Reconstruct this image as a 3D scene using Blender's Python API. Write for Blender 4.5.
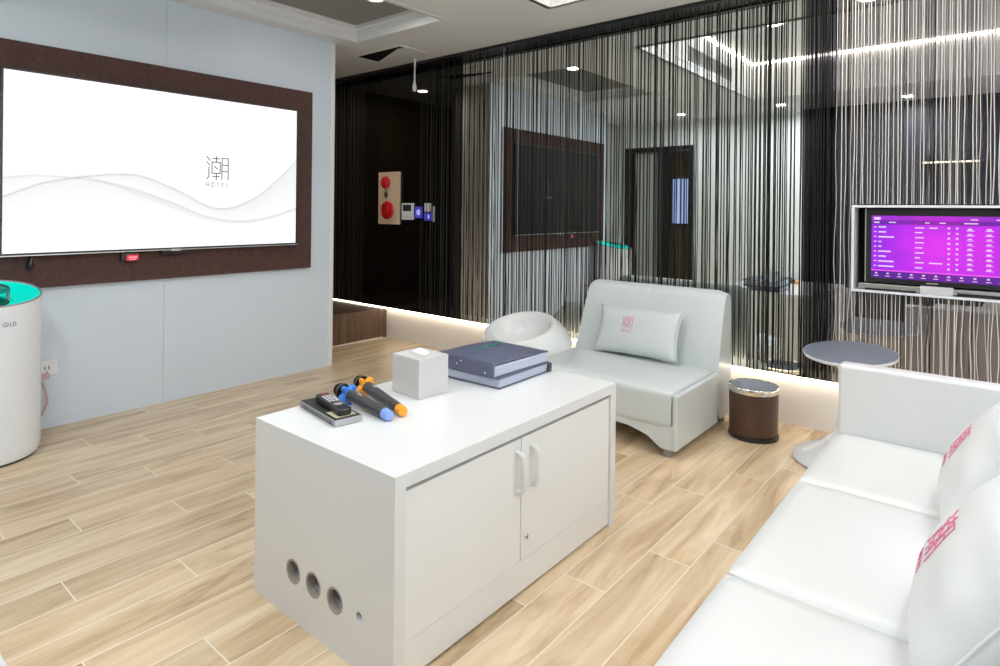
import bpy, bmesh, math, random
from mathutils import Vector, Matrix, Euler, noise
R = math.radians
PI = math.pi
random.seed(7)
SC = bpy.context.scene
COL = SC.collection
for o in list(bpy.data.objects):
    bpy.data.objects.remove(o)

# ------------------------------------------------------------------ camera, light, exposure
H = 1.2
cam_d = bpy.data.cameras.new('camera')
cam_d.sensor_width = 36.0
cam_d.lens = 611.77 / 1000 * 36.0
cam_d.shift_y = -(333.0 - 209.62) / 1000.0
cam_d.clip_start = 0.02
cam = bpy.data.objects.new('camera', cam_d)
COL.objects.link(cam)
_yaw, _ro = R(39.544), R(0.602)
_f = Vector((-math.sin(_yaw), math.cos(_yaw), 0))
_r = Vector((math.cos(_yaw), math.sin(_yaw), 0))
_u = Vector((0, 0, 1))
_r2 = _r * math.cos(_ro) + _u * math.sin(_ro)
_u2 = _u * math.cos(_ro) - _r * math.sin(_ro)
_m = Matrix((_r2, _u2, -_f)).transposed().to_4x4()
_m.translation = (0, 0, H)
cam.matrix_world = _m
SC.camera = cam

w = bpy.data.worlds.new('world')
SC.world = w
w.use_nodes = True
w.node_tree.nodes['Background'].inputs[0].default_value = (0.8, 0.9, 1, 1)
w.node_tree.nodes['Background'].inputs[1].default_value = 0.3
vs = SC.view_settings
vs.view_transform = 'Standard'
vs.look = 'None'
vs.gamma = 1.0
vs.use_curve_mapping = False
vs.exposure = -0.37
SC.display_settings.display_device = 'sRGB'
SC.cycles.use_denoising = True
SC.cycles.max_bounces = 14
SC.cycles.glossy_bounces = 8
SC.cycles.diffuse_bounces = 6
SC.cycles.sample_clamp_indirect = 6.0

def disc_light(name, loc, power, radius, color=(1, 0.96, 0.9), spread=170):
    d = bpy.data.lights.new(name, 'AREA')
    d.shape = 'DISK'
    d.size = radius * 2
    d.energy = power
    d.color = color
    d.spread = R(spread)
    o = bpy.data.objects.new(name, d)
    o.location = loc
    COL.objects.link(o)
    return o

TRAY2_Z = 2.85
for i, (x, y, p) in enumerate([(-1.54, 1.86, 14), (-0.55, 2.45, 5), (0.65, 0.95, 3), (0.65, 2.45, 4)]):  # first lamp follows the cabinet's shadow; the others are unseen, added as fill
    disc_light('tray_lamp_or_fill_light', (x, y, TRAY2_Z - 0.03), p, 0.07, (0.90, 0.96, 1.0))
disc_light('downlight_or_fill_light', (-3.15, 2.53, 2.535), 4, 0.05, (1, 0.98, 0.95))
disc_light('downlight_or_fill_light', (-4.75, 2.95, 2.44), 6, 0.05, (1, 0.88, 0.68))  # added warm fill for the recess, no fixture there
disc_light('downlight_or_fill_light', (-0.62, 3.33, 2.44), 5.5, 0.05, (1, 0.93, 0.82))  # unseen lamp added to brighten the bin, plinth and right-hand floor
disc_light('downlight_or_fill_light', (-3.2, -1.7, 2.42), 7, 0.08, (1, 0.92, 0.8))  # added to light the corridor beyond the doorway
disc_light('downlight_or_fill_light', (-3.2, -0.1, 2.44), 8, 0.05, (0.87, 0.95, 1.0))  # added fill for the rear and screen walls
disc_light('downlight_or_fill_light', (-2.0, -0.1, 2.44), 18, 0.05, (0.87, 0.95, 1.0))  # added fill brightening the white rear wall
disc_light('downlight_or_fill_light', (-0.8, -0.3, 2.44), 21, 0.05, (0.87, 0.95, 1.0))  # added to lift the cabinet's near end panel

def bounce_fill(loc, aim, power):  # unseen spots added to bounce soft light off the right wall
    d = bpy.data.lights.new('bounce_fill_light', 'SPOT')
    d.energy = power
    d.color = (0.86, 0.94, 1.0)
    d.spot_size = R(95)
    d.spot_blend = 0.9
    d.shadow_soft_size = 0.05
    o = bpy.data.objects.new('bounce_fill_light', d)
    o.location = loc
    o.rotation_euler = (Vector(aim) - Vector(loc)).to_track_quat('-Z', 'Y').to_euler()
    COL.objects.link(o)
for y in (0.6, 1.4, 2.2):
    bounce_fill((0.45, y, 2.80), (1.15, y, 1.45), 290)

# ------------------------------------------------------------------ materials
def mat(name, color=(0.8, 0.8, 0.8), rough=0.5, metal=0.0, spec=0.5, emit=None, estr=0.0, coat=0.0, sheen=0.0):
    m = bpy.data.materials.new(name)
    m.use_nodes = True
    b = m.node_tree.nodes['Principled BSDF']
    b.inputs['Base Color'].default_value = (*color, 1)
    b.inputs['Roughness'].default_value = rough
    b.inputs['Metallic'].default_value = metal
    b.inputs['Specular IOR Level'].default_value = spec
    b.inputs['Coat Weight'].default_value = coat
    b.inputs['Sheen Weight'].default_value = sheen
    if emit:
        b.inputs['Emission Color'].default_value = (*emit, 1)
        b.inputs['Emission Strength'].default_value = estr
    return m

def N(m, t, **kw):
    n = m.node_tree.nodes.new(t)
    for k, v in kw.items():
        setattr(n, k, v)
    return n

def LK(m, a, b):
    m.node_tree.links.new(a, b)

def add_noise(m, c1, c2, scale=(1, 1, 1), nscale=6, detail=4, bump=0.0, bscale=80, coord='Object'):
    """two-tone noise in the base colour and an optional fine bump"""
    b = m.node_tree.nodes['Principled BSDF']
    tc = N(m, 'ShaderNodeTexCoord')
    mp = N(m, 'ShaderNodeMapping')
    mp.inputs['Scale'].default_value = scale
    LK(m, tc.outputs[coord], mp.inputs[0])
    nz = N(m, 'ShaderNodeTexNoise')
    nz.inputs['Scale'].default_value = nscale
    nz.inputs['Detail'].default_value = detail
    LK(m, mp.outputs[0], nz.inputs[0])
    cr = N(m, 'ShaderNodeValToRGB')
    cr.color_ramp.elements[0].color = (*c1, 1)
    cr.color_ramp.elements[1].color = (*c2, 1)
    cr.color_ramp.elements[0].position = 0.3
    cr.color_ramp.elements[1].position = 0.7
    LK(m, nz.outputs[0], cr.inputs[0])
    LK(m, cr.outputs[0], b.inputs['Base Color'])
    if bump:
        n2 = N(m, 'ShaderNodeTexNoise')
        n2.inputs['Scale'].default_value = bscale
        n2.inputs['Detail'].default_value = 3
        LK(m, tc.outputs[coord], n2.inputs[0])
        bp = N(m, 'ShaderNodeBump')
        bp.inputs['Strength'].default_value = bump
        bp.inputs['Distance'].default_value = 0.004
        LK(m, n2.outputs[0], bp.inputs['Height'])
        LK(m, bp.outputs[0], b.inputs['Normal'])
    return m

M = {}
M['wall'] = add_noise(mat('painted_wall', rough=0.35), (0.635, 0.71, 0.80), (0.655, 0.73, 0.82), nscale=1.5)
M['right_wall'] = mat('white_right_wall', (0.86, 0.88, 0.88), 0.6)
M['back_wall'] = mat('white_rear_wall', (0.8, 0.82, 0.8), 0.5)
M['ceiling'] = add_noise(mat('ceiling_paint', rough=0.8), (0.80, 0.81, 0.82), (0.82, 0.83, 0.84), nscale=2)
M['moulding'] = mat('white_moulding', (0.82, 0.83, 0.84), 0.4)
M['grey_panel'] = add_noise(mat('grey_ceiling_panel', rough=0.8), (0.26, 0.255, 0.24), (0.29, 0.285, 0.27), nscale=3)
M['white_lam'] = mat('white_laminate', (0.74, 0.75, 0.755), 0.28)
M['white_door'] = mat('white_door_laminate', (0.81, 0.82, 0.82), 0.35)
M['edge_white'] = mat('white_edge', (0.82, 0.82, 0.82), 0.3)
M['plinth'] = add_noise(mat('plinth_white', rough=0.3), (0.80, 0.77, 0.74), (0.84, 0.81, 0.78), scale=(1, 1, 0.3), nscale=1.2)
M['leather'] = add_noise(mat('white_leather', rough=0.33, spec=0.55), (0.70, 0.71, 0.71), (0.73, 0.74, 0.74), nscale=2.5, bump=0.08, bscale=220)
M['leather_dimmed'] = add_noise(mat('dimmed_white_leather', rough=0.33, spec=0.55), (0.57, 0.615, 0.62), (0.60, 0.645, 0.65), nscale=2.5, bump=0.08, bscale=220)  # the sofa's white leather, darkened for the weaker light on the loveseat
M['piping'] = mat('leather_piping', (0.7, 0.71, 0.71), 0.45)
M['plastic_white'] = mat('gloss_white_plastic', (0.80, 0.825, 0.87), 0.18)
M['plastic_pod'] = mat('white_pod_plastic', (0.82, 0.83, 0.83), 0.22)
M['black'] = mat('black_plastic', (0.012, 0.012, 0.013), 0.35)
M['black_matte'] = mat('black_matte', (0.006, 0.006, 0.006), 0.8, spec=0.2)
M['dark_grey'] = mat('dark_grey_plastic', (0.05, 0.05, 0.052), 0.4)
M['grey'] = mat('grey_plastic', (0.28, 0.28, 0.3), 0.4)
M['light_grey'] = mat('light_grey', (0.6, 0.6, 0.62), 0.4)
M['silver'] = mat('brushed_silver', (0.72, 0.71, 0.69), 0.28, 1.0)
M['gunmetal'] = mat('grey_metal', (0.42, 0.42, 0.44), 0.32, 0.8)
M['grommet'] = mat('taupe_grommet', (0.36, 0.32, 0.29), 0.4)
M['chrome'] = mat('chrome', (0.85, 0.82, 0.76), 0.12, 1.0)
M['black_mesh'] = mat('black_foam', (0.012, 0.012, 0.012), 0.95, spec=0.1)
M['blue'] = mat('blue_rubber', (0.06, 0.22, 0.72), 0.45)
M['blue_pale'] = mat('pale_blue_cap', (0.22, 0.36, 0.80), 0.4)
M['orange'] = mat('orange_rubber', (0.92, 0.36, 0.02), 0.45)
M['red'] = mat('red_lens', (0.62, 0.015, 0.02), 0.2, coat=0.5)
M['beige'] = mat('beige_panel', (0.72, 0.56, 0.40), 0.45)
M['pink'] = mat('pink_embroidery', (0.74, 0.18, 0.32), 0.7)
M['ink'] = mat('grey_ink', (0.12, 0.12, 0.12), 0.6)
M['slate'] = add_noise(mat('slate_vinyl', rough=0.38, spec=0.6), (0.080, 0.088, 0.145), (0.105, 0.115, 0.18), nscale=9, bump=0.1, bscale=300)
M['page'] = mat('pale_blue_pages', (0.62, 0.67, 0.80), 0.35)
M['page_edge'] = mat('page_shadow', (0.40, 0.44, 0.56), 0.4)
M['green'] = mat('green_foil', (0.01, 0.22, 0.16), 0.3)
M['tissue'] = mat('tissue_paper', (0.85, 0.85, 0.85), 0.9)
M['box_white'] = mat('tissue_box_leatherette', (0.60, 0.595, 0.59), 0.45)
M['brown_bin'] = add_noise(mat('brown_bin_leatherette', rough=0.35), (0.055, 0.026, 0.016), (0.085, 0.042, 0.026), nscale=8)
M['bin_liner'] = mat('grey_bin_liner', (0.42, 0.45, 0.50), 0.3)
M['table_grey'] = mat('grey_table_top', (0.20, 0.225, 0.28), 0.35)
M['string_black'] = mat('black_string', (0.010, 0.010, 0.009), 0.7, spec=0.25)
M['string_dark'] = mat('charcoal_string', (0.035, 0.033, 0.028), 0.7, spec=0.25)
M['string_white'] = mat('white_string', (0.74, 0.74, 0.76), 0.6)
M['string_ivory'] = mat('ivory_string', (0.74, 0.72, 0.68), 0.6)
M['teal_glow'] = mat('teal_glow', (0.0, 0.4, 0.33), 0.2, emit=(0.0, 0.75, 0.60), estr=0.85)
M['teal_dark'] = mat('teal_tinted_bowl', (0.0, 0.30, 0.25), 0.15, coat=0.6)
M['led_warm'] = mat('warm_led', (1, 1, 1), 0.5, emit=(1.0, 0.80, 0.56), estr=9.0)
M['led_white'] = mat('under_mirror_led', (1, 1, 1), 0.5, emit=(1.0, 0.86, 0.68), estr=15.0)
M['led_cove'] = mat('cove_led', (1, 1, 1), 0.5, emit=(1.0, 0.88, 0.74), estr=32.0)
M['lamp'] = mat('lamp_disc', (1, 1, 1), 0.5, emit=(1.0, 0.97, 0.92), estr=8.0)
M['led_red'] = mat('red_led', (0.5, 0.02, 0.04), 0.4, emit=(0.7, 0.04, 0.07), estr=0.6)
M['led_red_pale'] = mat('red_led_slot', (0.6, 0.3, 0.3), 0.4, emit=(1.0, 0.35, 0.38), estr=0.8)
M['led_blue'] = mat('blue_led', (0.02, 0.02, 0.2), 0.4, emit=(0.08, 0.07, 0.55), estr=0.8)
M['led_blue_pale'] = mat('blue_led_icon', (0.2, 0.2, 0.6), 0.4, emit=(0.45, 0.45, 1.0), estr=0.9)
M['blue_window'] = mat('blue_lit_window', (0.1, 0.1, 0.2), 0.4, emit=(0.45, 0.58, 1.0), estr=1.1)
M['brown_rear'] = mat('brown_corridor', (0.28, 0.21, 0.14), 0.5)
M['stone'] = mat('grey_stone_tile', (0.42, 0.43, 0.41), 0.35)
M['dark_wall'] = mat('dark_rear_wall', (0.075, 0.078, 0.095), 0.45)
M['cab_inside'] = mat('brown_cabinet_inside', (0.10, 0.08, 0.07), 0.7)
M['cord'] = mat('pinkish_cord', (0.55, 0.38, 0.38), 0.5)
M['screen_text'] = mat('screen_text', (0.1, 0.1, 0.1), 0.5, emit=(1.0, 0.86, 1.0), estr=0.85)
M['screen_logo'] = mat('screen_logo_ink', (0.02, 0.02, 0.02), 0.9, spec=0.0, emit=(0.10, 0.10, 0.10), estr=1.0)
M['screen_lettering'] = mat('screen_lettering_ink', (0.02, 0.02, 0.02), 0.9, spec=0.0, emit=(0.42, 0.42, 0.42), estr=1.0)
M['lens_dark'] = mat('screen_display_dark', (0.04, 0.05, 0.05), 0.2)
M['yellow_label'] = mat('yellowish_label', (0.62, 0.56, 0.36), 0.4)

def mirror_mat(name, col, rough=0.015):
    return mat(name, col, rough, 1.0)
M['mirror'] = mirror_mat('clear_mirror', (0.84, 0.87, 0.85))
M['mirror_dark'] = mirror_mat('grey_tinted_mirror', (0.36, 0.35, 0.37))
M['mirror_black'] = mirror_mat('near_black_mirror', (0.13, 0.13, 0.15))
M['black_glass'] = mat('black_glass', (0.004, 0.004, 0.004), 0.03, 0.0, spec=0.75)

def floor_material():
    m = mat('wood_look_floor_tile', rough=0.32, spec=0.45)
    b = m.node_tree.nodes['Principled BSDF']
    geo = N(m, 'ShaderNodeTexCoord')
    sp = N(m, 'ShaderNodeSeparateXYZ')
    LK(m, geo.outputs['Object'], sp.inputs[0])
    def mth(op, a, b_=None, c=None):
        n = N(m, 'ShaderNodeMath', operation=op)
        for i, v in enumerate((a, b_, c)):
            if v is None:
                continue
            if isinstance(v, (int, float)):
                n.inputs[i].default_value = v
            else:
                LK(m, v, n.inputs[i])
        return n.outputs[0]
    W, Lp = 0.15, 0.85
    xs = mth('DIVIDE', mth('ADD', sp.outputs[0], 0.81), W)
    row = mth('FLOOR', xs)
    fx = mth('SUBTRACT', xs, row)
    wn = N(m, 'ShaderNodeTexWhiteNoise', noise_dimensions='1D')
    LK(m, row, wn.inputs['W'])
    off = mth('ADD', mth('MULTIPLY', row, 0.24), mth('MULTIPLY', wn.outputs['Value'], 0.10))
    ys = mth('DIVIDE', mth('SUBTRACT', mth('SUBTRACT', sp.outputs[1], 0.06), off), Lp)
    cell = mth('FLOOR', ys)
    fy = mth('SUBTRACT', ys, cell)
    cv = N(m, 'ShaderNodeCombineXYZ')
    LK(m, row, cv.inputs[0]); LK(m, cell, cv.inputs[1])
    wn2 = N(m, 'ShaderNodeTexWhiteNoise', noise_dimensions='3D')
    LK(m, cv.outputs[0], wn2.inputs['Vector'])
    # grain: stretched noise, shifted per plank
    sc = N(m, 'ShaderNodeVectorMath', operation='MULTIPLY')
    LK(m, geo.outputs['Object'], sc.inputs[0])
    sc.inputs[1].default_value = (9.0, 1.1, 1.0)
    sh = N(m, 'ShaderNodeVectorMath', operation='MULTIPLY_ADD')
    LK(m, wn2.outputs['Color'], sh.inputs[0])
    sh.inputs[1].default_value = (30, 30, 30)
    LK(m, sc.outputs[0], sh.inputs[2])
    nz = N(m, 'ShaderNodeTexNoise')
    nz.inputs['Scale'].default_value = 1.3
    nz.inputs['Detail'].default_value = 6
    nz.inputs['Roughness'].default_value = 0.62
    nz.inputs['Distortion'].default_value = 0.9
    LK(m, sh.outputs[0], nz.inputs['Vector'])
    cr = N(m, 'ShaderNodeValToRGB')
    e = cr.color_ramp.elements
    e[0].position = 0.28; e[0].color = (0.36, 0.235, 0.13, 1)
    e[1].position = 0.72; e[1].color = (0.78, 0.65, 0.47, 1)
    e2 = e.new(0.45); e2.color = (0.585, 0.435, 0.275, 1)
    e3 = e.new(0.58); e3.color = (0.69, 0.545, 0.37, 1)
    LK(m, nz.outputs[0], cr.inputs[0])
    hs = N(m, 'ShaderNodeHueSaturation')
    mr = N(m, 'ShaderNodeMapRange')
    mr.inputs['To Min'].default_value = 0.88
    mr.inputs['To Max'].default_value = 1.10
    LK(m, wn2.outputs['Value'], mr.inputs['Value'])
    LK(m, mr.outputs[0], hs.inputs['Value'])
    LK(m, cr.outputs[0], hs.inputs['Color'])
    # grout
    ex = mth('MINIMUM', fx, mth('SUBTRACT', 1.0, fx))
    ey = mth('MINIMUM', fy, mth('SUBTRACT', 1.0, fy))
    gx = mth('LESS_THAN', ex, 0.0022 / W)
    gy = mth('LESS_THAN', ey, 0.0022 / Lp)
    g = mth('MAXIMUM', gx, gy)
    mx = N(m, 'ShaderNodeMix', data_type='RGBA')
    LK(m, g, mx.inputs['Factor'])
    LK(m, hs.outputs[0], mx.inputs['A'])
    mx.inputs['B'].default_value = (0.78, 0.70, 0.58, 1)
    LK(m, mx.outputs['Result'], b.inputs['Base Color'])
    bp = N(m, 'ShaderNodeBump')
    bp.inputs['Strength'].default_value = 0.25
    bp.inputs['Distance'].default_value = 0.002
    LK(m, mth('SUBTRACT', 1.0, g), bp.inputs['Height'])
    LK(m, bp.outputs[0], b.inputs['Normal'])
    return m
M['floor'] = floor_material()

def wood_dark():
    m = mat('dark_wood_veneer', rough=0.45)
    add_noise(m, (0.085, 0.046, 0.026), (0.155, 0.088, 0.05), scale=(14, 14, 0.8), nscale=3)
    return m
M['wood_dark'] = wood_dark()
def fabric_brown():
    m = mat('brown_fabric_board', rough=0.75, spec=0.25)
    add_noise(m, (0.066, 0.033, 0.029), (0.092, 0.048, 0.042), scale=(1, 1, 1), nscale=45, bump=0.25, bscale=400)
    return m
M['fabric_brown'] = fabric_brown()

def screen_mat(name, strength, lcd_falloff):
    """emissive display reading its picture from a colour attribute; an LCD panel dims away from its axis"""
    m = bpy.data.materials.new(name)
    m.use_nodes = True
    nt = m.node_tree
    b = nt.nodes['Principled BSDF']
    b.inputs['Base Color'].default_value = (0.01, 0.01, 0.01, 1)
    b.inputs['Roughness'].default_value = 0.35
    b.inputs['Specular IOR Level'].default_value = 0.25
    at = N(m, 'ShaderNodeAttribute')
    at.attribute_name = 'picture'
    LK(m, at.outputs['Color'], b.inputs['Emission Color'])
    b.inputs['Emission Strength'].default_value = strength
    if lcd_falloff:
        lw = N(m, 'ShaderNodeLayerWeight')
        lw.inputs['Blend'].default_value = 0.5
        mr = N(m, 'ShaderNodeMapRange', interpolation_type='SMOOTHSTEP')
        mr.inputs['From Min'].default_value = 0.18
        mr.inputs['From Max'].default_value = 0.36
        mr.inputs['To Min'].default_value = strength
        mr.inputs['To Max'].default_value = 0.0
        LK(m, lw.outputs['Facing'], mr.inputs['Value'])
        LK(m, mr.outputs[0], b.inputs['Emission Strength'])
    return m
M['screen'] = screen_mat('lcd_screen', 1.36, True)
M['screen_purple'] = screen_mat('small_lcd_screen', 1.35, False)

# ------------------------------------------------------------------ mesh helpers
def bx(bm, x0, x1, y0, y1, z0, z1, bevel=0.0, seg=2):
    t = bmesh.new()
    bmesh.ops.create_cube(t, size=1.0)
    for v in t.verts:
        v.co = Vector(((x0 + x1) / 2 + v.co.x * (x1 - x0), (y0 + y1) / 2 + v.co.y * (y1 - y0), (z0 + z1) / 2 + v.co.z * (z1 - z0)))
    if bevel:
        bmesh.ops.bevel(t, geom=t.edges[:], offset=bevel, segments=seg, profile=0.5, affect='EDGES')
    merge(bm, t)

def merge(bm, t, mtx=None):
    if mtx is not None:
        t.transform(mtx)
    me = bpy.data.meshes.new('tmp')
    t.to_mesh(me)
    t.free()
    bm.from_mesh(me)
    bpy.data.meshes.remove(me)

def lathe(bm, prof, c=(0, 0, 0), seg=40, cap_bottom=False, cap_top=False):
    """revolve (r, z) points about a vertical axis through c"""
    rings = []
    for r_, z in prof:
        if r_ < 1e-6:
            rings.append([bm.verts.new((c[0], c[1], c[2] + z))])
        else:
            rings.append([bm.verts.new((c[0] + r_ * math.cos(2 * PI * i / seg), c[1] + r_ * math.sin(2 * PI * i / seg), c[2] + z)) for i in range(seg)])
    for a, b in zip(rings, rings[1:]):
        if len(a) == 1 and len(b) == 1:
            continue
        for i in range(seg):
            j = (i + 1) % seg
            if len(a) == 1:
                bm.faces.new((a[0], b[i], b[j]))
            elif len(b) == 1:
                bm.faces.new((a[i], a[j], b[0]))
            else:
                bm.faces.new((a[i], a[j], b[j], b[i]))
    if cap_bottom and len(rings[0]) > 1:
        bm.faces.new(rings[0][::-1])
    if cap_top and len(rings[-1]) > 1:
        bm.faces.new(rings[-1])
    return rings

def tube(bm, pts, rad, sides=8, cap=True):
    pts = [Vector(p) for p in pts]
    rings = []
    ref = None
    for i, p in enumerate(pts):
        d = (pts[min(i + 1, len(pts) - 1)] - pts[max(i - 1, 0)]).normalized()
        if ref is None:
            ref = Vector((0, 0, 1)) if abs(d.z) < 0.9 else Vector((1, 0, 0))
        t = (ref - d * ref.dot(d)).normalized()
        s = d.cross(t).normalized()
        ref = t
        r_ = rad[i] if isinstance(rad, (list, tuple)) else rad
        rings.append([bm.verts.new(p + (s * math.cos(2 * PI * k / sides) + t * math.sin(2 * PI * k / sides)) * r_) for k in range(sides)])
    for a, b in zip(rings, rings[1:]):
        for k in range(sides):
            j = (k + 1) % sides
            bm.faces.new((a[k], a[j], b[j], b[k]))
    if cap:
        bm.faces.new(rings[0][::-1])
        bm.faces.new(rings[-1])

def prism(bm, poly, axis, a, b, bevel=0.0, seg=2):
    """extrude a 2-D polygon (given in the two remaining axes, in x,y,z order) along an axis"""
    t = bmesh.new()
    def mk(p, s):
        if axis == 'x': return (s, p[0], p[1])
        if axis == 'y': return (p[0], s, p[1])
        return (p[0], p[1], s)
    va = [t.verts.new(mk(p, a)) for p in poly]
    vb = [t.verts.new(mk(p, b)) for p in poly]
    t.faces.new(va)
    t.faces.new(vb[::-1])
    n = len(poly)
    for i in range(n):
        j = (i + 1) % n
        t.faces.new((va[j], va[i], vb[i], vb[j]))
    bmesh.ops.recalc_face_normals(t, faces=t.faces[:])
    if bevel:
        bmesh.ops.bevel(t, geom=t.edges[:], offset=bevel, segments=seg, profile=0.5, affect='EDGES', clamp_overlap=True)
    merge(bm, t)

def quad(bm, pts):
    bm.faces.new([bm.verts.new(p) for p in pts])

def wmat(o):
    m = Matrix.LocRotScale(o.location, o.rotation_euler, o.scale)
    return wmat(o.parent) @ m if o.parent else m

def tag(o, label=None, cat=None, group=None, kind=None):
    if label: o['label'] = label
    if cat: o['category'] = cat
    if group: o['group'] = group
    if kind: o['kind'] = kind
    return o

def thing(name, label, cat, loc=(0, 0, 0), rotz=0.0, group=None):
    o = bpy.data.objects.new(name, None)
    COL.objects.link(o)
    o.location = loc
    o.rotation_euler = (0, 0, rotz)
    o.empty_display_size = 0.05
    return tag(o, label, cat, group)

def obj(name, bm, m, parent=None, smooth=None, local=False):
    """one mesh object; bm is in world coordinates unless local (then in the parent's space)"""
    if not local and parent:
        bm.transform(wmat(parent).inverted())
    loc = Vector((0, 0, 0))
    if parent is None and bm.verts:
        xs = [v.co.x for v in bm.verts]; ys = [v.co.y for v in bm.verts]; zs = [v.co.z for v in bm.verts]
        loc = Vector(((min(xs) + max(xs)) / 2, (min(ys) + max(ys)) / 2, min(zs)))
        bm.transform(Matrix.Translation(-loc))
    bmesh.ops.recalc_face_normals(bm, faces=bm.faces[:])
    me = bpy.data.meshes.new(name)
    bm.to_mesh(me)
    bm.free()
    ms = m if isinstance(m, (list, tuple)) else [m]
    for q in ms:
        me.materials.append(q)
    if smooth is not None:
        for p in me.polygons:
            p.use_smooth = True
        me.set_sharp_from_angle(angle=R(smooth))
    o = bpy.data.objects.new(name, me)
    o.location = loc
    o.parent = parent
    COL.objects.link(o)
    if smooth is not None and smooth <= 50:
        wm_ = o.modifiers.new('weighted', 'WEIGHTED_NORMAL')
        wm_.keep_sharp = True
        wm_.weight = 100
    return o

def B():
    return bmesh.new()

def box_obj(name, dims, m, parent=None, bevel=0.0, seg=2):
    b = B()
    bx(b, *dims, bevel, seg)
    return obj(name, b, m, parent, 40 if bevel else None)

def struct(name, bm, m, parent=None, smooth=None):
    o = obj(name, bm, m, parent, smooth)
    o['kind'] = 'structure'
    return o

# ------------------------------------------------------------------ stroke lettering
SF = {
 'H': [[(0, 0), (0, 1)], [(.6, 0), (.6, 1)], [(0, .5), (.6, .5)]],
 'O': [[(0, 0), (0, 1), (.65, 1), (.65, 0), (0, 0)]],
 'T': [[(.3, 0), (.3, 1)], [(0, 1), (.6, 1)]],
 'E': [[(.55, 0), (0, 0), (0, 1), (.55, 1)], [(0, .5), (.45, .5)]],
 'L': [[(0, 1), (0, 0), (.5, 0)]],
 'G': [[(.6, .85), (.45, 1), (0, 1), (0, 0), (.6, 0), (.6, .45), (.35, .45)]],
}
def word(s, gap=0.4):
    out, x = [], 0.0
    for ch in s:
        wd = max(p[0] for st in SF[ch] for p in st)
        out += [[(x + p[0], p[1]) for p in st] for st in SF[ch]]
        x += wd + gap
    return out, x - gap
def glyph():
    """the hotel's character, in a unit square with y up"""
    s = [[(185, 190), (220, 230)], [(185, 248), (218, 283)], [(208, 305), (208, 405), (188, 432)],
         [(290, 185), (290, 248)], [(252, 208), (326, 208)], [(242, 248), (332, 248), (332, 370), (242, 370), (242, 248)],
         [(270, 293), (303, 323)], [(290, 370), (290, 437)], [(250, 405), (322, 405)],
         [(352, 437), (352, 200), (422, 200), (422, 440)], [(352, 275), (422, 275)], [(352, 347), (422, 347)]]
    return [[((x - 305) / 255, (312 - y) / 255) for x, y in st] for st in s]
def strokes_bm(strokes, fn, width, lift, thick=0.0006):
    """flat bars along strokes; fn maps (u, v, lift) to a point"""
    bm = B()
    for st in strokes:
        for a, b in zip(st, st[1:]):
            d = Vector((b[0] - a[0], b[1] - a[1]))
            if d.length < 1e-6: continue
            d.normalize()
            n = Vector((-d.y, d.x)) * width / 2
            e = d * width / 2
            A = Vector(a) - e; Bq = Vector(b) + e
            k = max(1, int((Bq - A).length / (width * 3)))
            for i in range(k):
                p = A.lerp(Bq, i / k); q = A.lerp(Bq, (i + 1) / k)
                c = [p + n, q + n, q - n, p - n]
                lo = [bm.verts.new(fn(v.x, v.y, lift)) for v in c]
                hi = [bm.verts.new(fn(v.x, v.y, lift + thick)) for v in c]
                bm.faces.new(hi)
                for t in range(4):
                    bm.faces.new((lo[t], lo[(t + 1) % 4], hi[(t + 1) % 4], hi[t]))
    return bm

# ------------------------------------------------------------------ ROOM
CZ = 2.458
TWX = -3.958          # face of the white screen wall
MY = 3.70             # face of the mirrors
SY = 3.60             # plane of the string curtains
X0, X1, Y0, Y1 = -5.35, 1.15, -0.70, 3.74

b = B(); bx(b, X0 - .1, X1 + .1, Y0 - 2.2, Y1 + .06, -0.08, 0)
struct('floor', b, M['floor'])

# ceiling: slab built round two rectangular trays
T1 = (-3.80, -2.90, 1.30, 2.88)
T2 = (-2.184, 1.0, 0.38, 3.11)
b = B()
def ceil_slab(x0, x1, y0, y1):
    bx(b, x0, x1, y0, y1, CZ, CZ + .03)
ceil_slab(X0 - .1, T1[0], Y0 - .1, Y1 + .1)
ceil_slab(T1[0], T1[1], Y0 - .1, T1[2]); 
# strip beyond the first tray leaves room for the exhaust slot
HX0, HX1, HY0, HY1 = -4.146, -3.61, 3.135, 3.365
ceil_slab(T1[0], T1[1], T1[3], Y1 + .1)
ceil_slab(T1[1], T2[0], Y0 - .1, Y1 + .1)
ceil_slab(T2[0], T2[1], Y0 - .1, T2[2])
ceil_slab(T2[0], T2[1], T2[3], Y1 + .1)
ceil_slab(T2[1], X1 + .1, Y0 - .1, Y1 + .1)
# tray sides and tops
for (t, top) in ((T2, TRAY2_Z + .0),):
    x0, x1, y0, y1 = t
    bx(b, x0 - .03, x0, y0 - .03, y1 + .03, CZ, top)
    bx(b, x1, x1 + .03, y0 - .03, y1 + .03, CZ, top)
    bx(b, x0, x1, y0 - .03, y0, CZ, top)
    bx(b, x0, x1, y1, y1 + .03, CZ, top)
    bx(b, x0 - .3, x1 + .3, y0 - .3, y1 + .3, top, top + .03)
ceil = struct('ceiling', b, M['ceiling'])
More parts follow.
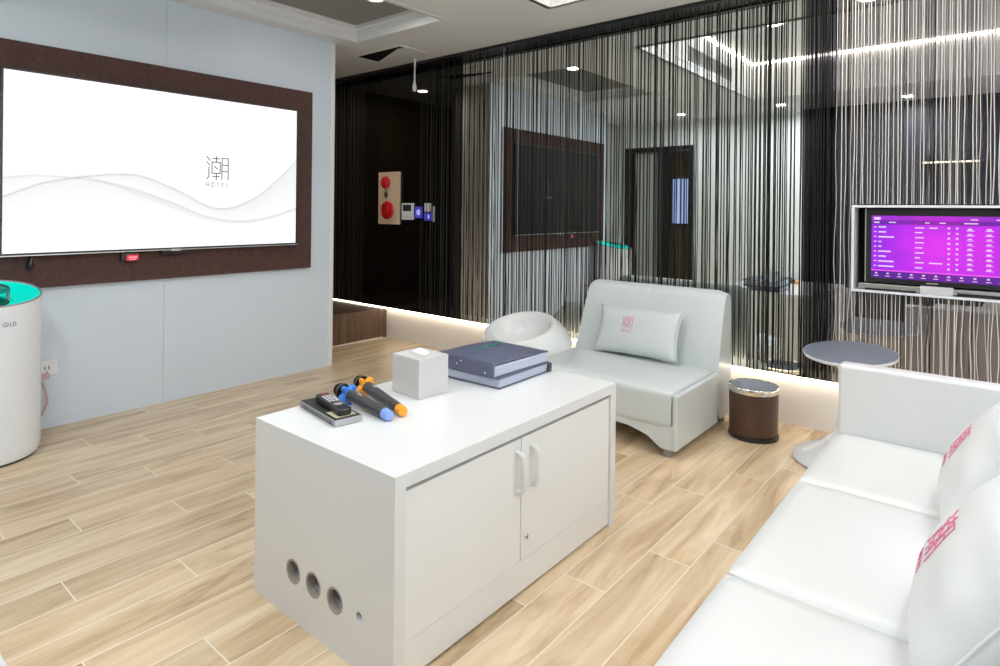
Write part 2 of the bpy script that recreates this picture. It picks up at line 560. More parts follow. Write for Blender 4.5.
# cut the exhaust slot out of the ceiling by boolean-free rebuild: dark slot box sits in its own opening
b = B(); x0, x1, y0, y1 = T1
for k, (i0, z0, z1) in enumerate(((0.0, CZ - .004, CZ + .045), (0.025, CZ + .045, CZ + .075), (0.06, CZ + .075, CZ + .10))):
    w_ = 0.10
    c_ = .006
    bx(b, x0 + i0 - .03, x0 + i0 + c_, y0 + i0 + c_, y1 - i0 - c_, z0, z1)
    bx(b, x1 - i0 - c_, x1 - i0 + .03, y0 + i0 + c_, y1 - i0 - c_, z0, z1)
    bx(b, x0 - .03, x1 + .03, y0 + i0 - .03, y0 + i0 + c_, z0, z1)
    bx(b, x0 - .03, x1 + .03, y1 - i0 - c_, y1 - i0 + .03, z0, z1)
struct('trim_1', b, M['moulding'])
b = B(); bx(b, x0 - .03, x1 + .03, y0 - .03, y1 + .03, CZ + .10, CZ + .12)
struct('trim_2', b, M['grey_panel'])
# white cornice at the foot of the big tray
b = B(); x0, x1, y0, y1 = T2
for i0, z0, z1 in ((0.0, CZ - .006, CZ + .05), (0.0, CZ + .05, CZ + .07)):
    o_ = 0.012 if z0 < CZ else 0.02
    bx(b, x0, x0 + o_, y0, y1, z0, z1)
    bx(b, x1 - o_, x1, y0, y1, z0, z1)
    bx(b, x0, x1, y0, y0 + o_, z0, z1)
    bx(b, x0, x1, y1 - o_, y1, z0, z1)
struct('trim_3', b, M['moulding'])
# warm LED line at the top of the big tray
b = B()
bx(b, x0 + .002, x0 + .02, y0 + .02, y1 - .02, TRAY2_Z - .022, TRAY2_Z - .002)
bx(b, x1 - .02, x1 - .002, y0 + .02, y1 - .02, TRAY2_Z - .022, TRAY2_Z - .002)
bx(b, x0 + .02, x1 - .02, y0 + .002, y0 + .02, TRAY2_Z - .022, TRAY2_Z - .002)
bx(b, x0 + .02, x1 - .02, y1 - .02, y1 - .002, TRAY2_Z - .022, TRAY2_Z - .002)
o = obj('cove_light_strip', b, M['led_cove'])
tag(o, 'warm LED line round the top of the large ceiling tray, seen in the mirror', 'light strip')

# screen wall (with its panel joints), stone return, rear walls
b = B()
joint = 1.578
bx(b, -4.42, TWX, 0.45, joint - .002, 0, CZ)
bx(b, -4.42, TWX, joint + .002, 2.79, 0, CZ)
bx(b, -4.42, TWX - .004, joint - .003, joint + .003, 0, CZ)
wl = struct('wall_left', b, M['wall'])
b = B(); bx(b, TWX, TWX + .004, 2.762, 2.792, 0, CZ); bx(b, -4.42, TWX + .004, 2.79, 2.796, 0, CZ)
struct('trim_4', b, M['moulding'])
b = B()
for j in range(5):
    for k in range(3):
        bx(b, -4.42, -4.40, -0.7 + k * .384, -0.7 + (k + 1) * .384 - .004, j * .5, min(CZ, (j + 1) * .5 - .004))
struct('wall_stone_left', b, M['stone'])
b = B(); bx(b, -5.37, -5.33, 2.0, Y1, 0, CZ); bx(b, -5.37, -4.42, 1.98, 2.0, 0, CZ)
struct('wall_recess_left', b, M['wood_dark'])
b = B()
DX0, DX1, DZ = -4.27, -3.30, 2.08
bx(b, -4.42, DX0, Y0 - .1, Y0, 0, CZ); bx(b, DX0, DX1, Y0 - .1, Y0, DZ, CZ); bx(b, DX1, -1.90, Y0 - .1, Y0, 0, CZ)
struct('wall_rear', b, M['back_wall'])
b = B(); bx(b, -1.90, X1 + .06, Y0 - .1, Y0, 0, CZ)
struct('wall_rear_dark', b, M['dark_wall'])
b = B(); bx(b, X1, X1 + .06, Y0, Y1, 0, CZ)
struct('wall_right', b, M['right_wall'])
# corridor seen through the doorway
b = B()
bx(b, -5.3, -5.26, -2.9, Y0 - .1, 0, CZ); bx(b, -2.3, -2.26, -2.9, Y0 - .1, 0, CZ); bx(b, -5.3, -2.26, -2.9, -2.86, 0, CZ)
bx(b, -5.3, -2.26, -2.9, Y0 - .1, CZ, CZ + .02)
struct('wall_corridor', b, M['brown_rear'])
dr = thing('door', 'pale door leaf in a dark frame at the rear, seen in the mirror', 'door', (-3.78, Y0, 0))
dr['kind'] = 'structure'; dr.name = 'door_1'
b = B(); bx(b, DX0 - .03, DX0 + .035, Y0 - .11, Y0 + .02, 0, DZ + .03); bx(b, DX1 - .035, DX1 + .03, Y0 - .11, Y0 + .02, 0, DZ + .03); bx(b, DX0 + .035, DX1 - .035, Y0 - .11, Y0 + .02, DZ - .03, DZ + .03)
obj('door_frame', b, M['black'], dr)
b = B(); bx(b, -4.17, -3.80, Y0 - .08, Y0 - .04, 0.01, DZ - .04, .004)
lf = obj('door_leaf', b, M['stone'], dr)
b = B(); bx(b, -3.80, -3.66, Y0 - .10, Y0 - .0, 0, DZ - .03)
obj('door_post', b, M['black'], dr)
bw = thing('lit_window', 'blue lit window in the corridor beyond the door, seen in the mirror', 'window', (-4.36, -2.85, 1.1))
box_obj('window_pane', (-4.51, -4.21, -2.86, -2.84, 0.99, 1.77), M['blue_window'], bw)
b = B(); bx(b, -4.53, -4.51, -2.86, -2.82, 0.97, 1.79); bx(b, -4.21, -4.19, -2.86, -2.82, 0.97, 1.79); bx(b, -4.51, -4.21, -2.86, -2.82, 1.77, 1.79); bx(b, -4.51, -4.21, -2.86, -2.82, 0.97, 0.99); bx(b, -4.37, -4.35, -2.86, -2.82, 0.99, 1.77)
obj('window_frame', b, M['black'], bw)
# lit niche shelf on the dark rear wall
sh = thing('lit_shelf', 'thin warm-lit shelf high on the dark rear wall, seen in the mirror', 'shelf', (-0.45, Y0, 1.74))
box_obj('shelf_board', (-0.72, -0.18, Y0, Y0 + .14, 1.76, 1.785), M['dark_grey'], sh, .003)
box_obj('light_strip', (-0.69, -0.21, Y0 + .125, Y0 + .138, 1.745, 1.759), M['led_warm'], sh)

# plinth under the mirrors
b = B(); bx(b, -4.45, X1, Y1, Y1 + .05, 0, CZ)
struct('wall_far', b, M['plinth'])
b = B(); bx(b, X0, -4.45, Y1, Y1 + .05, 0, CZ)
struct('wall_far_recess', b, M['dark_wall'])
b = B(); bx(b, -5.33, -4.452, 2.80, MY - .006, 0.0, 0.274)
bx(b, -5.33, -4.453, MY - .006, Y1 - .002, 0.0, 0.266)
struct('trim_5', b, M['wood_dark'])
b = B(); bx(b, -5.33, -4.447, 2.80, MY - .006, 0.0, 0.010)
struct('baseboard_left', b, M['plinth'])

# mirrors
def pane(name, x0, x1, m, label):
    o = box_obj(name, (x0, x1, MY, MY + .02, 0.285, CZ - .003), m, None)
    return tag(o, label, 'mirror')
pane('black_glass_panel', -5.325, -3.468, M['black_glass'], 'black glass wall panel carrying the alarm plate and switches')
pane('wall_mirror', -3.466, -0.862, M['mirror'], 'tall clear wall mirror behind the black strings and the loveseat')
pane('dark_glass_strip', -0.860, -0.712, M['mirror_black'], 'narrow black glass strip right of the clear mirror')
pane('tinted_wall_mirror', -0.710, X1 - .01, M['mirror_dark'], 'dark tinted wall mirror behind the small purple television')
b = B(); bx(b, -5.325, X1 - .01, MY + .001, MY + .012, 0.271, 0.2845)
tag(obj('led_strip', b, M['led_white']), 'white LED line glowing along the bottom edge of the mirrors', 'light strip')
# black curtain track along the ceiling
b = B(); bx(b, -5.325, X1 - .01, SY - .03, SY + .03, 2.434, CZ - .001)
bx(b, -5.325, X1 - .01, SY + .03, MY - .001, 2.445, CZ - .001)
tag(obj('curtain_track', b, M['black']), 'long black curtain track along the ceiling above the strings', 'curtain track')

# ------------------------------------------------------------------ string curtains
def curtain(name, x0, x1, pitch, width, mats, weights, label, holes=(), wig=0.004, zb=0.31, y=SY, depth=0.012, straight=0.5):
    bm = B()
    x = x0
    while x < x1:
        xx = x + random.uniform(-.35, .35) * pitch
        yy = y + random.uniform(-depth, depth)
        mi = random.choices(range(len(mats)), weights)[0]
        wd = width * random.uniform(.7, 1.3)
        zs = [(zb + random.uniform(-.004, .012), 2.432)]
        for hx0, hx1, hz0, hz1 in holes:
            if hx0 < xx < hx1:
                zs = [(zs[0][0], hz0), (hz1, 2.432)]
        ph, am = random.uniform(0, 6.3), wig * random.uniform(.2, 1) * (0 if random.random() < straight else 1)
        fr = random.uniform(5, 16)
        lean = random.uniform(-1, 1) * wig * 1.2
        for z0, z1 in zs:
            n = max(2, int((z1 - z0) / .09))
            prev = None
            for i in range(n + 1):
                z = z1 + (z0 - z1) * i / n
                t = (2.432 - z) / 2.1
                cx = xx + lean * t + am * t * math.sin(fr * z + ph)
                cy = yy + am * .6 * math.cos(fr * .8 * z + ph)
                h = wd / 2
                ring = [bm.verts.new((cx - h, cy, z)), bm.verts.new((cx, cy - h, z)), bm.verts.new((cx + h, cy, z)), bm.verts.new((cx, cy + h, z))]
                if prev:
                    for k in range(4):
                        f = bm.faces.new((prev[k], prev[(k + 1) % 4], ring[(k + 1) % 4], ring[k]))
                        f.material_index = mi
                        f.smooth = True
                prev = ring
        x += pitch
    o = obj(name, bm, mats)
    return tag(o, label, 'string curtain', 'string curtains along the mirrors', 'stuff')

curtain('string_curtain', -3.46, -0.86, 0.0232, 0.0066, [M['string_black'], M['string_dark'], M['string_white']], [6, 3, .35],
        'curtain of thin black strings before the clear mirror behind the loveseat')
curtain('string_curtain', -5.28, -4.60, 0.022, 0.005, [M['string_black'], M['string_dark'], M['string_white']], [5, 4, .5],
        'dark string curtain hanging left of the red alarm plate')
curtain('string_curtain', -3.86, -3.48, 0.022, 0.005, [M['string_black'], M['string_dark']], [5, 4],
        'narrow dark string curtain right of the small wall switches, over black glass')
curtain('string_curtain', -0.850, -0.708, 0.013, 0.0065, [M['string_black'], M['string_dark']], [5, 1],
        'dense black string bundle left of the small purple television')
TVF = (-0.605, 0.185, 0.803, 1.242)
curtain('string_curtain', -0.686, 0.5, 0.0158, 0.0038, [M['string_ivory'], M['string_dark']], [9, 1],
        'curtain of thin white strings around the small purple television',
        holes=[(TVF[0] - .006, TVF[1] + .006, TVF[2] - .006, TVF[3] + .006)], wig=.007, straight=.3)

# ------------------------------------------------------------------ ceiling fittings
# exhaust slot: white frame, dark well and a tilted white blade
vt = thing('air_vent', 'white framed ceiling air vent with a dark opening above the alarm plate', 'vent', ((HX0 + HX1) / 2, (HY0 + HY1) / 2, CZ))
b = B()
fw_ = .026
bx(b, HX0 - fw_, HX1 + fw_, HY0 - fw_, HY0, CZ - .010, CZ - .0005); bx(b, HX0 - fw_, HX1 + fw_, HY1, HY1 + fw_, CZ - .010, CZ - .0005)
bx(b, HX0 - fw_, HX0, HY0, HY1, CZ - .010, CZ - .0005); bx(b, HX1, HX1 + fw_, HY0, HY1, CZ - .010, CZ - .0005)
obj('vent_frame', b, M['moulding'], vt)
box_obj('vent_opening', (HX0, HX1, HY0, HY1, CZ - .004, CZ - .0005), M['black_matte'], vt)
b = B()
prism(b, [(HX0 + .012, HY1 - .004), (HX1 - .002, HY1 - .004), (HX1 - .002, HY0 + .06), (HX1 - .07, HY0 + .045)], 'z', CZ - .008, CZ - .0042)
obj('vent_blade', b, M['ceiling'], vt)

dl = thing('downlight', 'round recessed downlight in the grey ceiling panel', 'light', (-3.15, 2.53, CZ + .10))
b = B(); lathe(b, [(.045, -.001), (.062, -.001), (.064, -.006), (.058, -.010), (.047, -.008)], (-3.15, 2.53, CZ + .10), 32)
obj('trim_ring', b, M['moulding'], dl, 40)
b = B(); lathe(b, [(0, -.003), (.046, -.003), (.046, -.001), (0, -.001)], (-3.15, 2.53, CZ + .10), 32)
obj('lamp_lens', b, M['lamp'], dl)

ag = thing('air_grille', 'long grey air grille in the side of the large ceiling tray, seen in the mirror', 'vent', (-2.18, 1.55, 2.55))
b = B(); bx(b, -2.184, -2.172, 1.05, 2.15, 2.535, 2.55); bx(b, -2.184, -2.172, 1.05, 2.15, 2.66, 2.675); bx(b, -2.184, -2.172, 1.05, 1.065, 2.55, 2.66); bx(b, -2.184, -2.172, 2.135, 2.15, 2.55, 2.66)
obj('grille_frame', b, M['grey'], ag)
b = B()
for k in range(7):
    bx(b, -2.183, -2.175, 1.065, 2.135, 2.553 + k * .016, 2.561 + k * .016)
obj('grille_slats', b, M['grey_panel'], ag)

pc = thing('pendant_sensor', 'thin white pendant rod hanging from the ceiling before the black glass', 'sensor', (-3.915, 3.50, CZ))
px_, py_ = -3.915 * 3.50 / 3.573, 3.50
pc.location = (px_, py_, CZ)
b = B(); tube(b, [(px_, py_, CZ), (px_, py_, CZ - .19)], .008, 10)
obj('rod', b, M['plastic_white'], pc, 40)
b = B(); lathe(b, [(0, -.275), (.012, -.272), (.019, -.255), (.019, -.235), (.011, -.20), (.008, -.185)], (px_, py_, CZ), 20)
obj('tip', b, M['plastic_white'], pc, 40)

# ------------------------------------------------------------------ alarm plate and switches on the black glass
al = thing('fire_alarm_plate', 'beige fire alarm plate with red lamp and red bell on the black glass', 'alarm', (-4.37, MY, 1.29))
box_obj('plate', (-4.512, -4.222, MY - .022, MY - .0005, 1.055, 1.535), M['beige'], al, .005)
def dome(x, z, r_, dp, seg=28):
    t = B()
    lathe(t, [(r_, 0), (r_, dp * .35), (r_ * .92, dp * .6), (r_ * .6, dp * .9), (0, dp)], (0, 0, 0), seg)
    t.transform(Matrix.Translation((x, MY - .0215, z)) @ Matrix.Rotation(R(90), 4, 'X'))
    return t
al1 = obj('alarm_lamp', dome(-4.40, 1.440, .056, .04), M['red'], al, 50)
t = dome(-4.39, 1.335, .034, .016)
obj('push_button', t, M['silver'], al, 50)
al2 = obj('alarm_bell', dome(-4.375, 1.185, .084, .03), M['red'], al, 50)
t = B(); lathe(t, [(.05, .026), (.056, .036), (.05, .04), (.044, .036)], (0, 0, 0), 28)
t.transform(Matrix.Translation((-4.375, MY - .0215, 1.185)) @ Matrix.Rotation(R(90), 4, 'X'))
obj('bell_ring', t, M['red'], al2, 50)

th = thing('thermostat', 'white thermostat with a dark display right of the alarm plate', 'thermostat', (-4.11, MY, 1.18))
box_obj('casing', (-4.188, -4.035, MY - .02, MY - .0005, 1.10, 1.25), M['plastic_white'], th, .006)
box_obj('display', (-4.165, -4.06, MY - .0225, MY - .019, 1.178, 1.235), M['lens_dark'], th)
b = B()
for k in range(3):
    bx(b, -4.165 + k * .038, -4.165 + k * .038 + .028, MY - .0228, MY - .019, 1.118, 1.134, .002)
obj('buttons', b, M['light_grey'], th)
sw = thing('light_switch', 'dark touch switch with one blue-lit icon beside the thermostat', 'switch', (-3.97, MY, 1.17), 0, 'touch switches on the black glass')
box_obj('plate', (-4.022, -3.92, MY - .012, MY - .0005, 1.115, 1.222), M['black'], sw, .003)
b = B(); lathe(b, [(0, 0), (.026, 0), (.026, .003), (0, .003)], (0, 0, 0), 20)
b.transform(Matrix.Translation((-3.972, MY - .012, 1.168)) @ Matrix.Rotation(R(90), 4, 'X'))
obj('icon', b, M['led_blue_pale'], sw)
b = B(); bx(b, -4.018, -3.924, MY - .0128, MY - .0118, 1.119, 1.218); o = obj('lit_face', b, M['led_blue'], sw)
sw = thing('light_switch', 'dark touch switch with white card on top, rightmost on the black glass', 'switch', (-3.84, MY, 1.17), 0, 'touch switches on the black glass')
box_obj('plate', (-3.905, -3.785, MY - .012, MY - .0005, 1.09, 1.222), M['black'], sw, .003)
b = B(); bx(b, -3.90, -3.80, MY - .0128, MY - .0118, 1.10, 1.165); obj('lit_face', b, M['led_blue'], sw)
b = B(); bx(b, -3.853, -3.835, MY - .0135, MY - .0125, 1.125, 1.15); bx(b, -3.86, -3.828, MY - .0135, MY - .0125, 1.118, 1.124); obj('icon', b, M['led_blue_pale'], sw)
box_obj('white_card', (-3.895, -3.81, MY - .016, MY - .0118, 1.175, 1.25), M['plastic_white'], sw, .003)
box_obj('side_strip', (-3.795, -3.778, MY - .015, MY - .0005, 1.09, 1.222), M['light_grey'], sw, .002)

# ------------------------------------------------------------------ big television on its brown board
bd = box_obj('tv_backing_board', (TWX + .0005, TWX + .03, 0.575, 2.585, 0.760, 2.045), M['fabric_brown'], None, .004)
tag(bd, 'dark brown fabric board behind the large television on the white wall', 'wall panel')
TX = -3.89
tv = thing('television', 'large wall television showing a white screen with grey waves', 'television', (TX - .02, 1.60, 0.94))
ty0, ty1, tz0, tz1 = 0.768, 2.442, 0.934, 1.893
b = B(); bx(b, TWX + .0305, TX - .006, ty0 + .02, ty1 - .02, tz0 + .03, tz1 - .02, .004); bx(b, TX - .024, TX - .002, ty0, ty1, tz0, tz1, .004)
obj('casing', b, M['black'], tv, 40)
b = B(); bx(b, TX - .004, TX + .004, ty0, ty1, tz0, tz0 + .009); bx(b, TX - .004, TX + .003, ty0, ty1, tz1 - .005, tz1); bx(b, TX - .004, TX + .003, ty0, ty0 + .005, tz0, tz1); bx(b, TX - .004, TX + .003, ty1 - .005, ty1, tz0, tz1)
obj('bezel', b, M['dark_grey'], tv)
b = B(); bx(b, TX + .003, TX + .007, ty0, ty1, tz0 + .001, tz0 + .006)
obj('bezel_strip', b, M['silver'], tv)
def picture_plane(name, fn_point, nu, nv, fn_col, m, parent):
    me = bpy.data.meshes.new(name)
    vsx, fs, cs = [], [], []
    inv = wmat(parent).inverted()
    for j in range(nv + 1):
        for i in range(nu + 1):
            u, v = i / nu, j / nv
            vsx.append(inv @ Vector(fn_point(u, v)))
            cs.append(fn_col(u, v))
    for j in range(nv):
        for i in range(nu):
            a = j * (nu + 1) + i
            fs.append((a, a + 1, a + nu + 2, a + nu + 1))
    me.from_pydata(vsx, [], fs)
    at = me.color_attributes.new('picture', 'FLOAT_COLOR', 'POINT')
    for k, c in enumerate(cs):
        at.data[k].color = (*c, 1)
    me.materials.append(m)
    o = bpy.data.objects.new(name, me)
    o.parent = parent
    COL.objects.link(o)
    return o
sy0, sy1, sz0, sz1 = 0.779, 2.430, 0.950, 1.884
def lerp_pts(pts, u):
    n = len(pts)
    for i in range(n - 1):
        if u <= pts[i + 1][0] or i == n - 2:
            (x0, y0), (x1, y1) = pts[i], pts[i + 1]
            m0 = (y1 - pts[i - 1][1]) / (x1 - pts[i - 1][0]) if i > 0 else (y1 - y0) / (x1 - x0)
            m1 = (pts[i + 2][1] - y0) / (pts[i + 2][0] - x0) if i + 2 < n else (y1 - y0) / (x1 - x0)
            d = x1 - x0
            t = (u - x0) / d
            return ((2 * t ** 3 - 3 * t ** 2 + 1) * y0 + (t ** 3 - 2 * t ** 2 + t) * d * m0 + (-2 * t ** 3 + 3 * t ** 2) * y1 + (t ** 3 - t ** 2) * d * m1)
W1 = [(0, .31), (.12, .40), (.36, .46), (.50, .38), (.66, .255), (.80, .32), (.93, .50), (1.0, .63)]
W2 = [(0, .415), (.10, .435), (.30, .40), (.48, .30), (.62, .20), (.75, .165), (.9, .205), (1, .26)]
W3 = [(0, .155), (.15, .20), (.38, .235), (.55, .20), (.70, .155), (.85, .17), (1, .25)]
W4 = [(0, .45), (.2, .44), (.45, .29), (.70, .12), (.85, .045), (1, .04)]
def sig(x):
    return 1 / (1 + math.exp(-max(-40, min(40, x))))
def tv_col(u, v):
    d = 0.0
    a, c, e, g = lerp_pts(W1, u), lerp_pts(W2, u), lerp_pts(W3, u), lerp_pts(W4, u)
    def band(hi, lo, s):
        if hi > lo and lo < v < hi:
            return s * (0.35 + 0.65 * ((v - lo) / max(hi - lo, 1e-3)) ** 1.5)
        return 0.0
    d += band(max(a, c), min(a, c), .17)
    d += band(min(a, c), e, .15)
    d += band(c, g, .06)
    for q, s, wd in ((a, .26, .006), (c, .16, .006), (e, .07, .006), (g, .12, .005)):
        d += s * math.exp(-((v - q) / wd) ** 2)
    k = 1 - d
    return (k, k, k * 1.0)
picture_plane('screen', lambda u, v: (TX + .0005, sy0 + (sy1 - sy0) * u, sz0 + (sz1 - sz0) * v), 220, 170, tv_col, M['screen'], tv)
gl = glyph()
lc = (1.868, 1.446)
st = [[(lc[0] + p[0] * .148, lc[1] + p[1] * .148) for p in s] for s in gl]
hw, hl = word('HOTEL', .75)
s2 = .024
st2 = [[(lc[0] - hl * s2 / 2 + p[0] * s2, lc[1] - .118 + p[1] * s2) for p in s] for s in hw]
b = strokes_bm(st, lambda u, v, l: (TX + l, u, v), .0055, .001)
obj('screen_logo', b, M['screen_logo'], tv)
b = strokes_bm(st2, lambda u, v, l: (TX + l, u, v), .0035, .001)
obj('screen_lettering', b, M['screen_lettering'], tv)
b = B(); bx(b, TX - .01, TX + .009, 1.588, 1.645, tz0 - .006, tz0 + .008, .003)
obj('logo_tab', b, M['silver'], tv, 40)
b = B(); bx(b, TX - .028, TX + .004, 1.535, 1.70, tz0 - .022, tz0, .004)
obj('sensor_foot', b, M['black'], tv, 40)

rs = thing('infrared_receiver', 'small red-lit receiver hanging under the large television', 'receiver', (TX, 1.37, 0.905))
b = B(); bx(b, TX - .03, TX + .002, 1.318, 1.412, 0.879, 0.928, .008)
obj('housing', b, M['black'], rs, 40)
b = B(); bx(b, TX + .001, TX + .006, 1.345, 1.408, 0.884, 0.917, .004)
rl = obj('red_window', b, M['led_red'], rs, 40)
b = B(); bx(b, TX + .0055, TX + .008, 1.355, 1.398, 0.899, 0.906); bx(b, TX + .0055, TX + .008, 1.360, 1.393, 0.888, 0.893)
obj('slot', b, M['led_red_pale'], rl)
b = B(); tube(b, [(TWX + .045, 0.905, 0.933), (TWX + .05, 0.905, 0.915), (TWX + .052, 0.90, 0.89)], [.006, .008, .013], 10); lathe(b, [(0, -.026), (.010, -.024), (.015, -.012), (.013, 0)], (TWX + .052, 0.90, 0.89), 12)
tag(obj('hanging_plug', b, M['black'], None, 50), 'black plug dangling below the left end of the large television', 'plug')

# wall socket with cord
so = thing('wall_socket', 'white wall socket low on the wall beside the air purifier', 'socket', (TWX, 0.985, 0.322))
box_obj('plate', (TWX + .0005, TWX + .010, 0.93, 1.036, 0.283, 0.362), M['plastic_white'], so, .004)
b = B(); bx(b, TWX + .0095, TWX + .0105, 0.975, 0.980, 0.318, 0.335); bx(b, TWX + .0095, TWX + .0105, 0.993, 0.998, 0.318, 0.335); bx(b, TWX + .0095, TWX + .0105, 0.984, 0.989, 0.302, 0.311)
obj('slots', b, M['dark_grey'], so)
b = B(); bx(b, TWX + .008, TWX + .035, 0.94, 0.995, 0.272, 0.300, .005); tube(b, [(TWX + .025, 0.955, 0.275), (TWX + .028, 0.975, 0.22), (TWX + .03, 0.985, 0.15), (TWX + .04, 0.962, 0.09), (TWX + .05, 0.91, 0.03), (TWX + .06, 0.86, 0.006)], .006, 8)
tag(obj('power_cord', b, M['cord'], None, 50), 'pinkish power cord hanging from the wall socket behind the air purifier', 'cord')

# ------------------------------------------------------------------ air purifier
PCX, PCY, PR = -3.715, 0.685, 0.215
ap = thing('air_purifier', 'white round air purifier with a teal glowing top by the white wall', 'air purifier', (PCX, PCY, 0))
def slant(x, z):     # the top rises towards the wall
    return z + (PCX - x) * 0.20
b = B()
seg = 56
rows = [(PR * .955, 0.012), (PR * .99, 0.03), (PR, 0.06), (PR, 0.5), (PR, 0.74)]
prev = None
for ri_, (r_, z) in enumerate(rows):
    ring = []
    for i in range(seg):
        a = 2 * PI * i / seg
        x, y = PCX + r_ * math.cos(a), PCY + r_ * math.sin(a)
        ring.append(b.verts.new((x, y, slant(x, 0.778) if ri_ == 4 else z)))
    if prev:
        for i in range(seg):
            b.faces.new((prev[i], prev[(i + 1) % seg], ring[(i + 1) % seg], ring[i]))
    else:
        b.faces.new(ring[::-1])
    prev = ring
obj('body', b, M['plastic_white'], ap, 50)
def slanted_lathe(prof, seg=56):
    b = B()
    rg = lathe(b, prof, (PCX, PCY, 0), seg)
    for v in b.verts:
        v.co.z = slant(v.co.x, v.co.z)
    return b
obj('top_rim', slanted_lathe([(PR, .775), (PR + .0005, .779), (PR - .003, .782), (PR - .007, .780), (PR - .010, .772)]), M['grey'], ap, 50)
obj('glowing_bowl', slanted_lathe([(PR - .009, .776), (PR - .03, .755), (PR - .085, .735), (.09, .735)]), M['teal_glow'], ap, 50)
obj('inner_bowl', slanted_lathe([(.10, .737), (.075, .70), (.03, .69), (0, .69)]), M['teal_dark'], ap, 50)
b = slanted_lathe([(0.0, .815), (.06, .812), (.088, .803), (.092, .795), (.06, .793), (0, .793)])
obj('top_disc', b, M['teal_dark'], ap, 50)
for k in range(3):
    a = R(90 + 120 * k)
    cx, cy = PCX + .085 * math.cos(a), PCY + .085 * math.sin(a)
    b = B(); tube(b, [(cx, cy, slant(cx, .74)), (cx, cy, slant(cx, .80))], .008, 8)
    obj('disc_support', b, M['grey'], ap, 50)
b = B(); lathe(b, [(PR * .93, 0), (PR * .91, .014), (0, .014)], (PCX, PCY, 0), 48, True)
obj('foot', b, M['dark_grey'], ap, 50)
# round badge and two letters on the front
def pur(u, v, l):
    a = R(12) + u / PR
    return (PCX + (PR + l) * math.cos(a), PCY + (PR + l) * math.sin(a), v)
cz_ = 0.652
circ = [[(-.012 + .010 * math.cos(2 * PI * k / 14), cz_ + .010 * math.sin(2 * PI * k / 14)) for k in range(15)], [(-.012, cz_ + .004), (-.012, cz_ - .004), (-.008, cz_ - .004)]]
lw_, ll = word('LG', .35)
lt = [[(.006 + p[0] * .016, cz_ - .008 + p[1] * .016) for p in s] for s in lw_]
obj('badge', strokes_bm(circ + lt, pur, .003, .0002, .0008), M['grey'], ap)

# ------------------------------------------------------------------ media cabinet
CX0, CX1, CY0, CY1, CH = -1.806, -1.146, 0.996, 2.098, 0.540
cb = thing('media_cabinet', 'white low media cabinet with two doors in the middle of the floor', 'cabinet', ((CX0 + CX1) / 2, (CY0 + CY1) / 2, 0))
ET = .036
box_obj('top', (CX0, CX1, CY0 + ET, CY1 - ET, CH - .036, CH), M['white_lam'], cb)
# near end panel with three grommet holes and one small hole
def holed_panel(x0, x1, z0, z1, ya, yb, holes):
    b = B()
    vals = sorted(holes)
    # build the front/back faces column by column: a square cell round every hole, bridged to a circle
    xs = [x0]
    for hx, hz, hr in vals:
        xs += [hx - hr * 1.35, hx + hr * 1.35]
    xs.append(x1)
    def face(y):
        for k in range(0, len(xs) - 1):
            a, c = xs[k], xs[k + 1]
            if k % 2 == 0:
                quad(b, [(a, y, z0), (c, y, z0), (c, y, z1), (a, y, z1)])
            else:
                hx, hz, hr = vals[k // 2]
                s = hr * 1.35
                quad(b, [(a, y, z0), (c, y, z0), (c, y, hz - s), (a, y, hz - s)])
                quad(b, [(a, y, hz + s), (c, y, hz + s), (c, y, z1), (a, y, z1)])
                n = 32
                def sq(t):
                    cx, cz2 = math.cos(t), math.sin(t)
                    m_ = max(abs(cx), abs(cz2))
                    return (hx + cx / m_ * s, y, hz + cz2 / m_ * s)
                for i in range(n):
                    t0, t1 = 2 * PI * i / n, 2 * PI * (i + 1) / n
                    quad(b, [(hx + hr * math.cos(t0), y, hz + hr * math.sin(t0)), sq(t0), sq(t1), (hx + hr * math.cos(t1), y, hz + hr * math.sin(t1))])
    face(ya); face(yb)
    for hx, hz, hr in vals:
        n = 32
        for i in range(n):
            t0, t1 = 2 * PI * i / n, 2 * PI * (i + 1) / n
            quad(b, [(hx + hr * math.cos(t0), ya, hz + hr * math.sin(t0)), (hx + hr * math.cos(t1), ya, hz + hr * math.sin(t1)), (hx + hr * math.cos(t1), yb, hz + hr * math.sin(t1)), (hx + hr * math.cos(t0), yb, hz + hr * math.sin(t0))])
    quad(b, [(x0, ya, z0), (x0, yb, z0), (x0, yb, z1), (x0, ya, z1)])
    quad(b, [(x1, ya, z0), (x1, yb, z0), (x1, yb, z1), (x1, ya, z1)])
    quad(b, [(x0, ya, z0), (x1, ya, z0), (x1, yb, z0), (x0, yb, z0)])
    quad(b, [(x0, ya, z1), (x1, ya, z1), (x1, yb, z1), (x0, yb, z1)])
    bmesh.ops.remove_doubles(b, verts=b.verts[:], dist=1e-5)
    return b
HO = [(-1.587, .142, .034), (-1.487, .142, .034), (-1.386, .141, .034), (-1.281, .141, .0135)]
ep = obj('end_panel', holed_panel(CX0, CX1, 0, CH, CY0, CY0 + ET, HO), M['white_lam'], cb)
for hx, hz, hr in HO[:3]:
    b = B(); lathe(b, [(hr * .84, .020), (hr * .86, -.0005), (hr * .96, -.0015), (hr * 1.04, -.0012), (hr * 1.04, .0), (hr * .99, .0005), (hr * .99, .010)], (0, 0, 0), 32)
    b.transform(Matrix.Translation((hx, CY0, hz)) @ Matrix.Rotation(R(-90), 4, 'X'))
    obj('grommet', b, M['grommet'], ep, 50)
box_obj('end_panel', (CX0, CX1, CY1 - ET, CY1, 0, CH), M['white_lam'], cb)
box_obj('back_panel', (CX0 + .005, CX0 + .023, CY0 + ET, CY1 - ET, 0, CH - .0362), M['white_door'], cb)
box_obj('interior', (CX0 + .03, CX1 - .04, CY0 + ET + .03, CY1 - ET - .002, .10, CH - .04), M['cab_inside'], cb)
FX = CX1 - .008
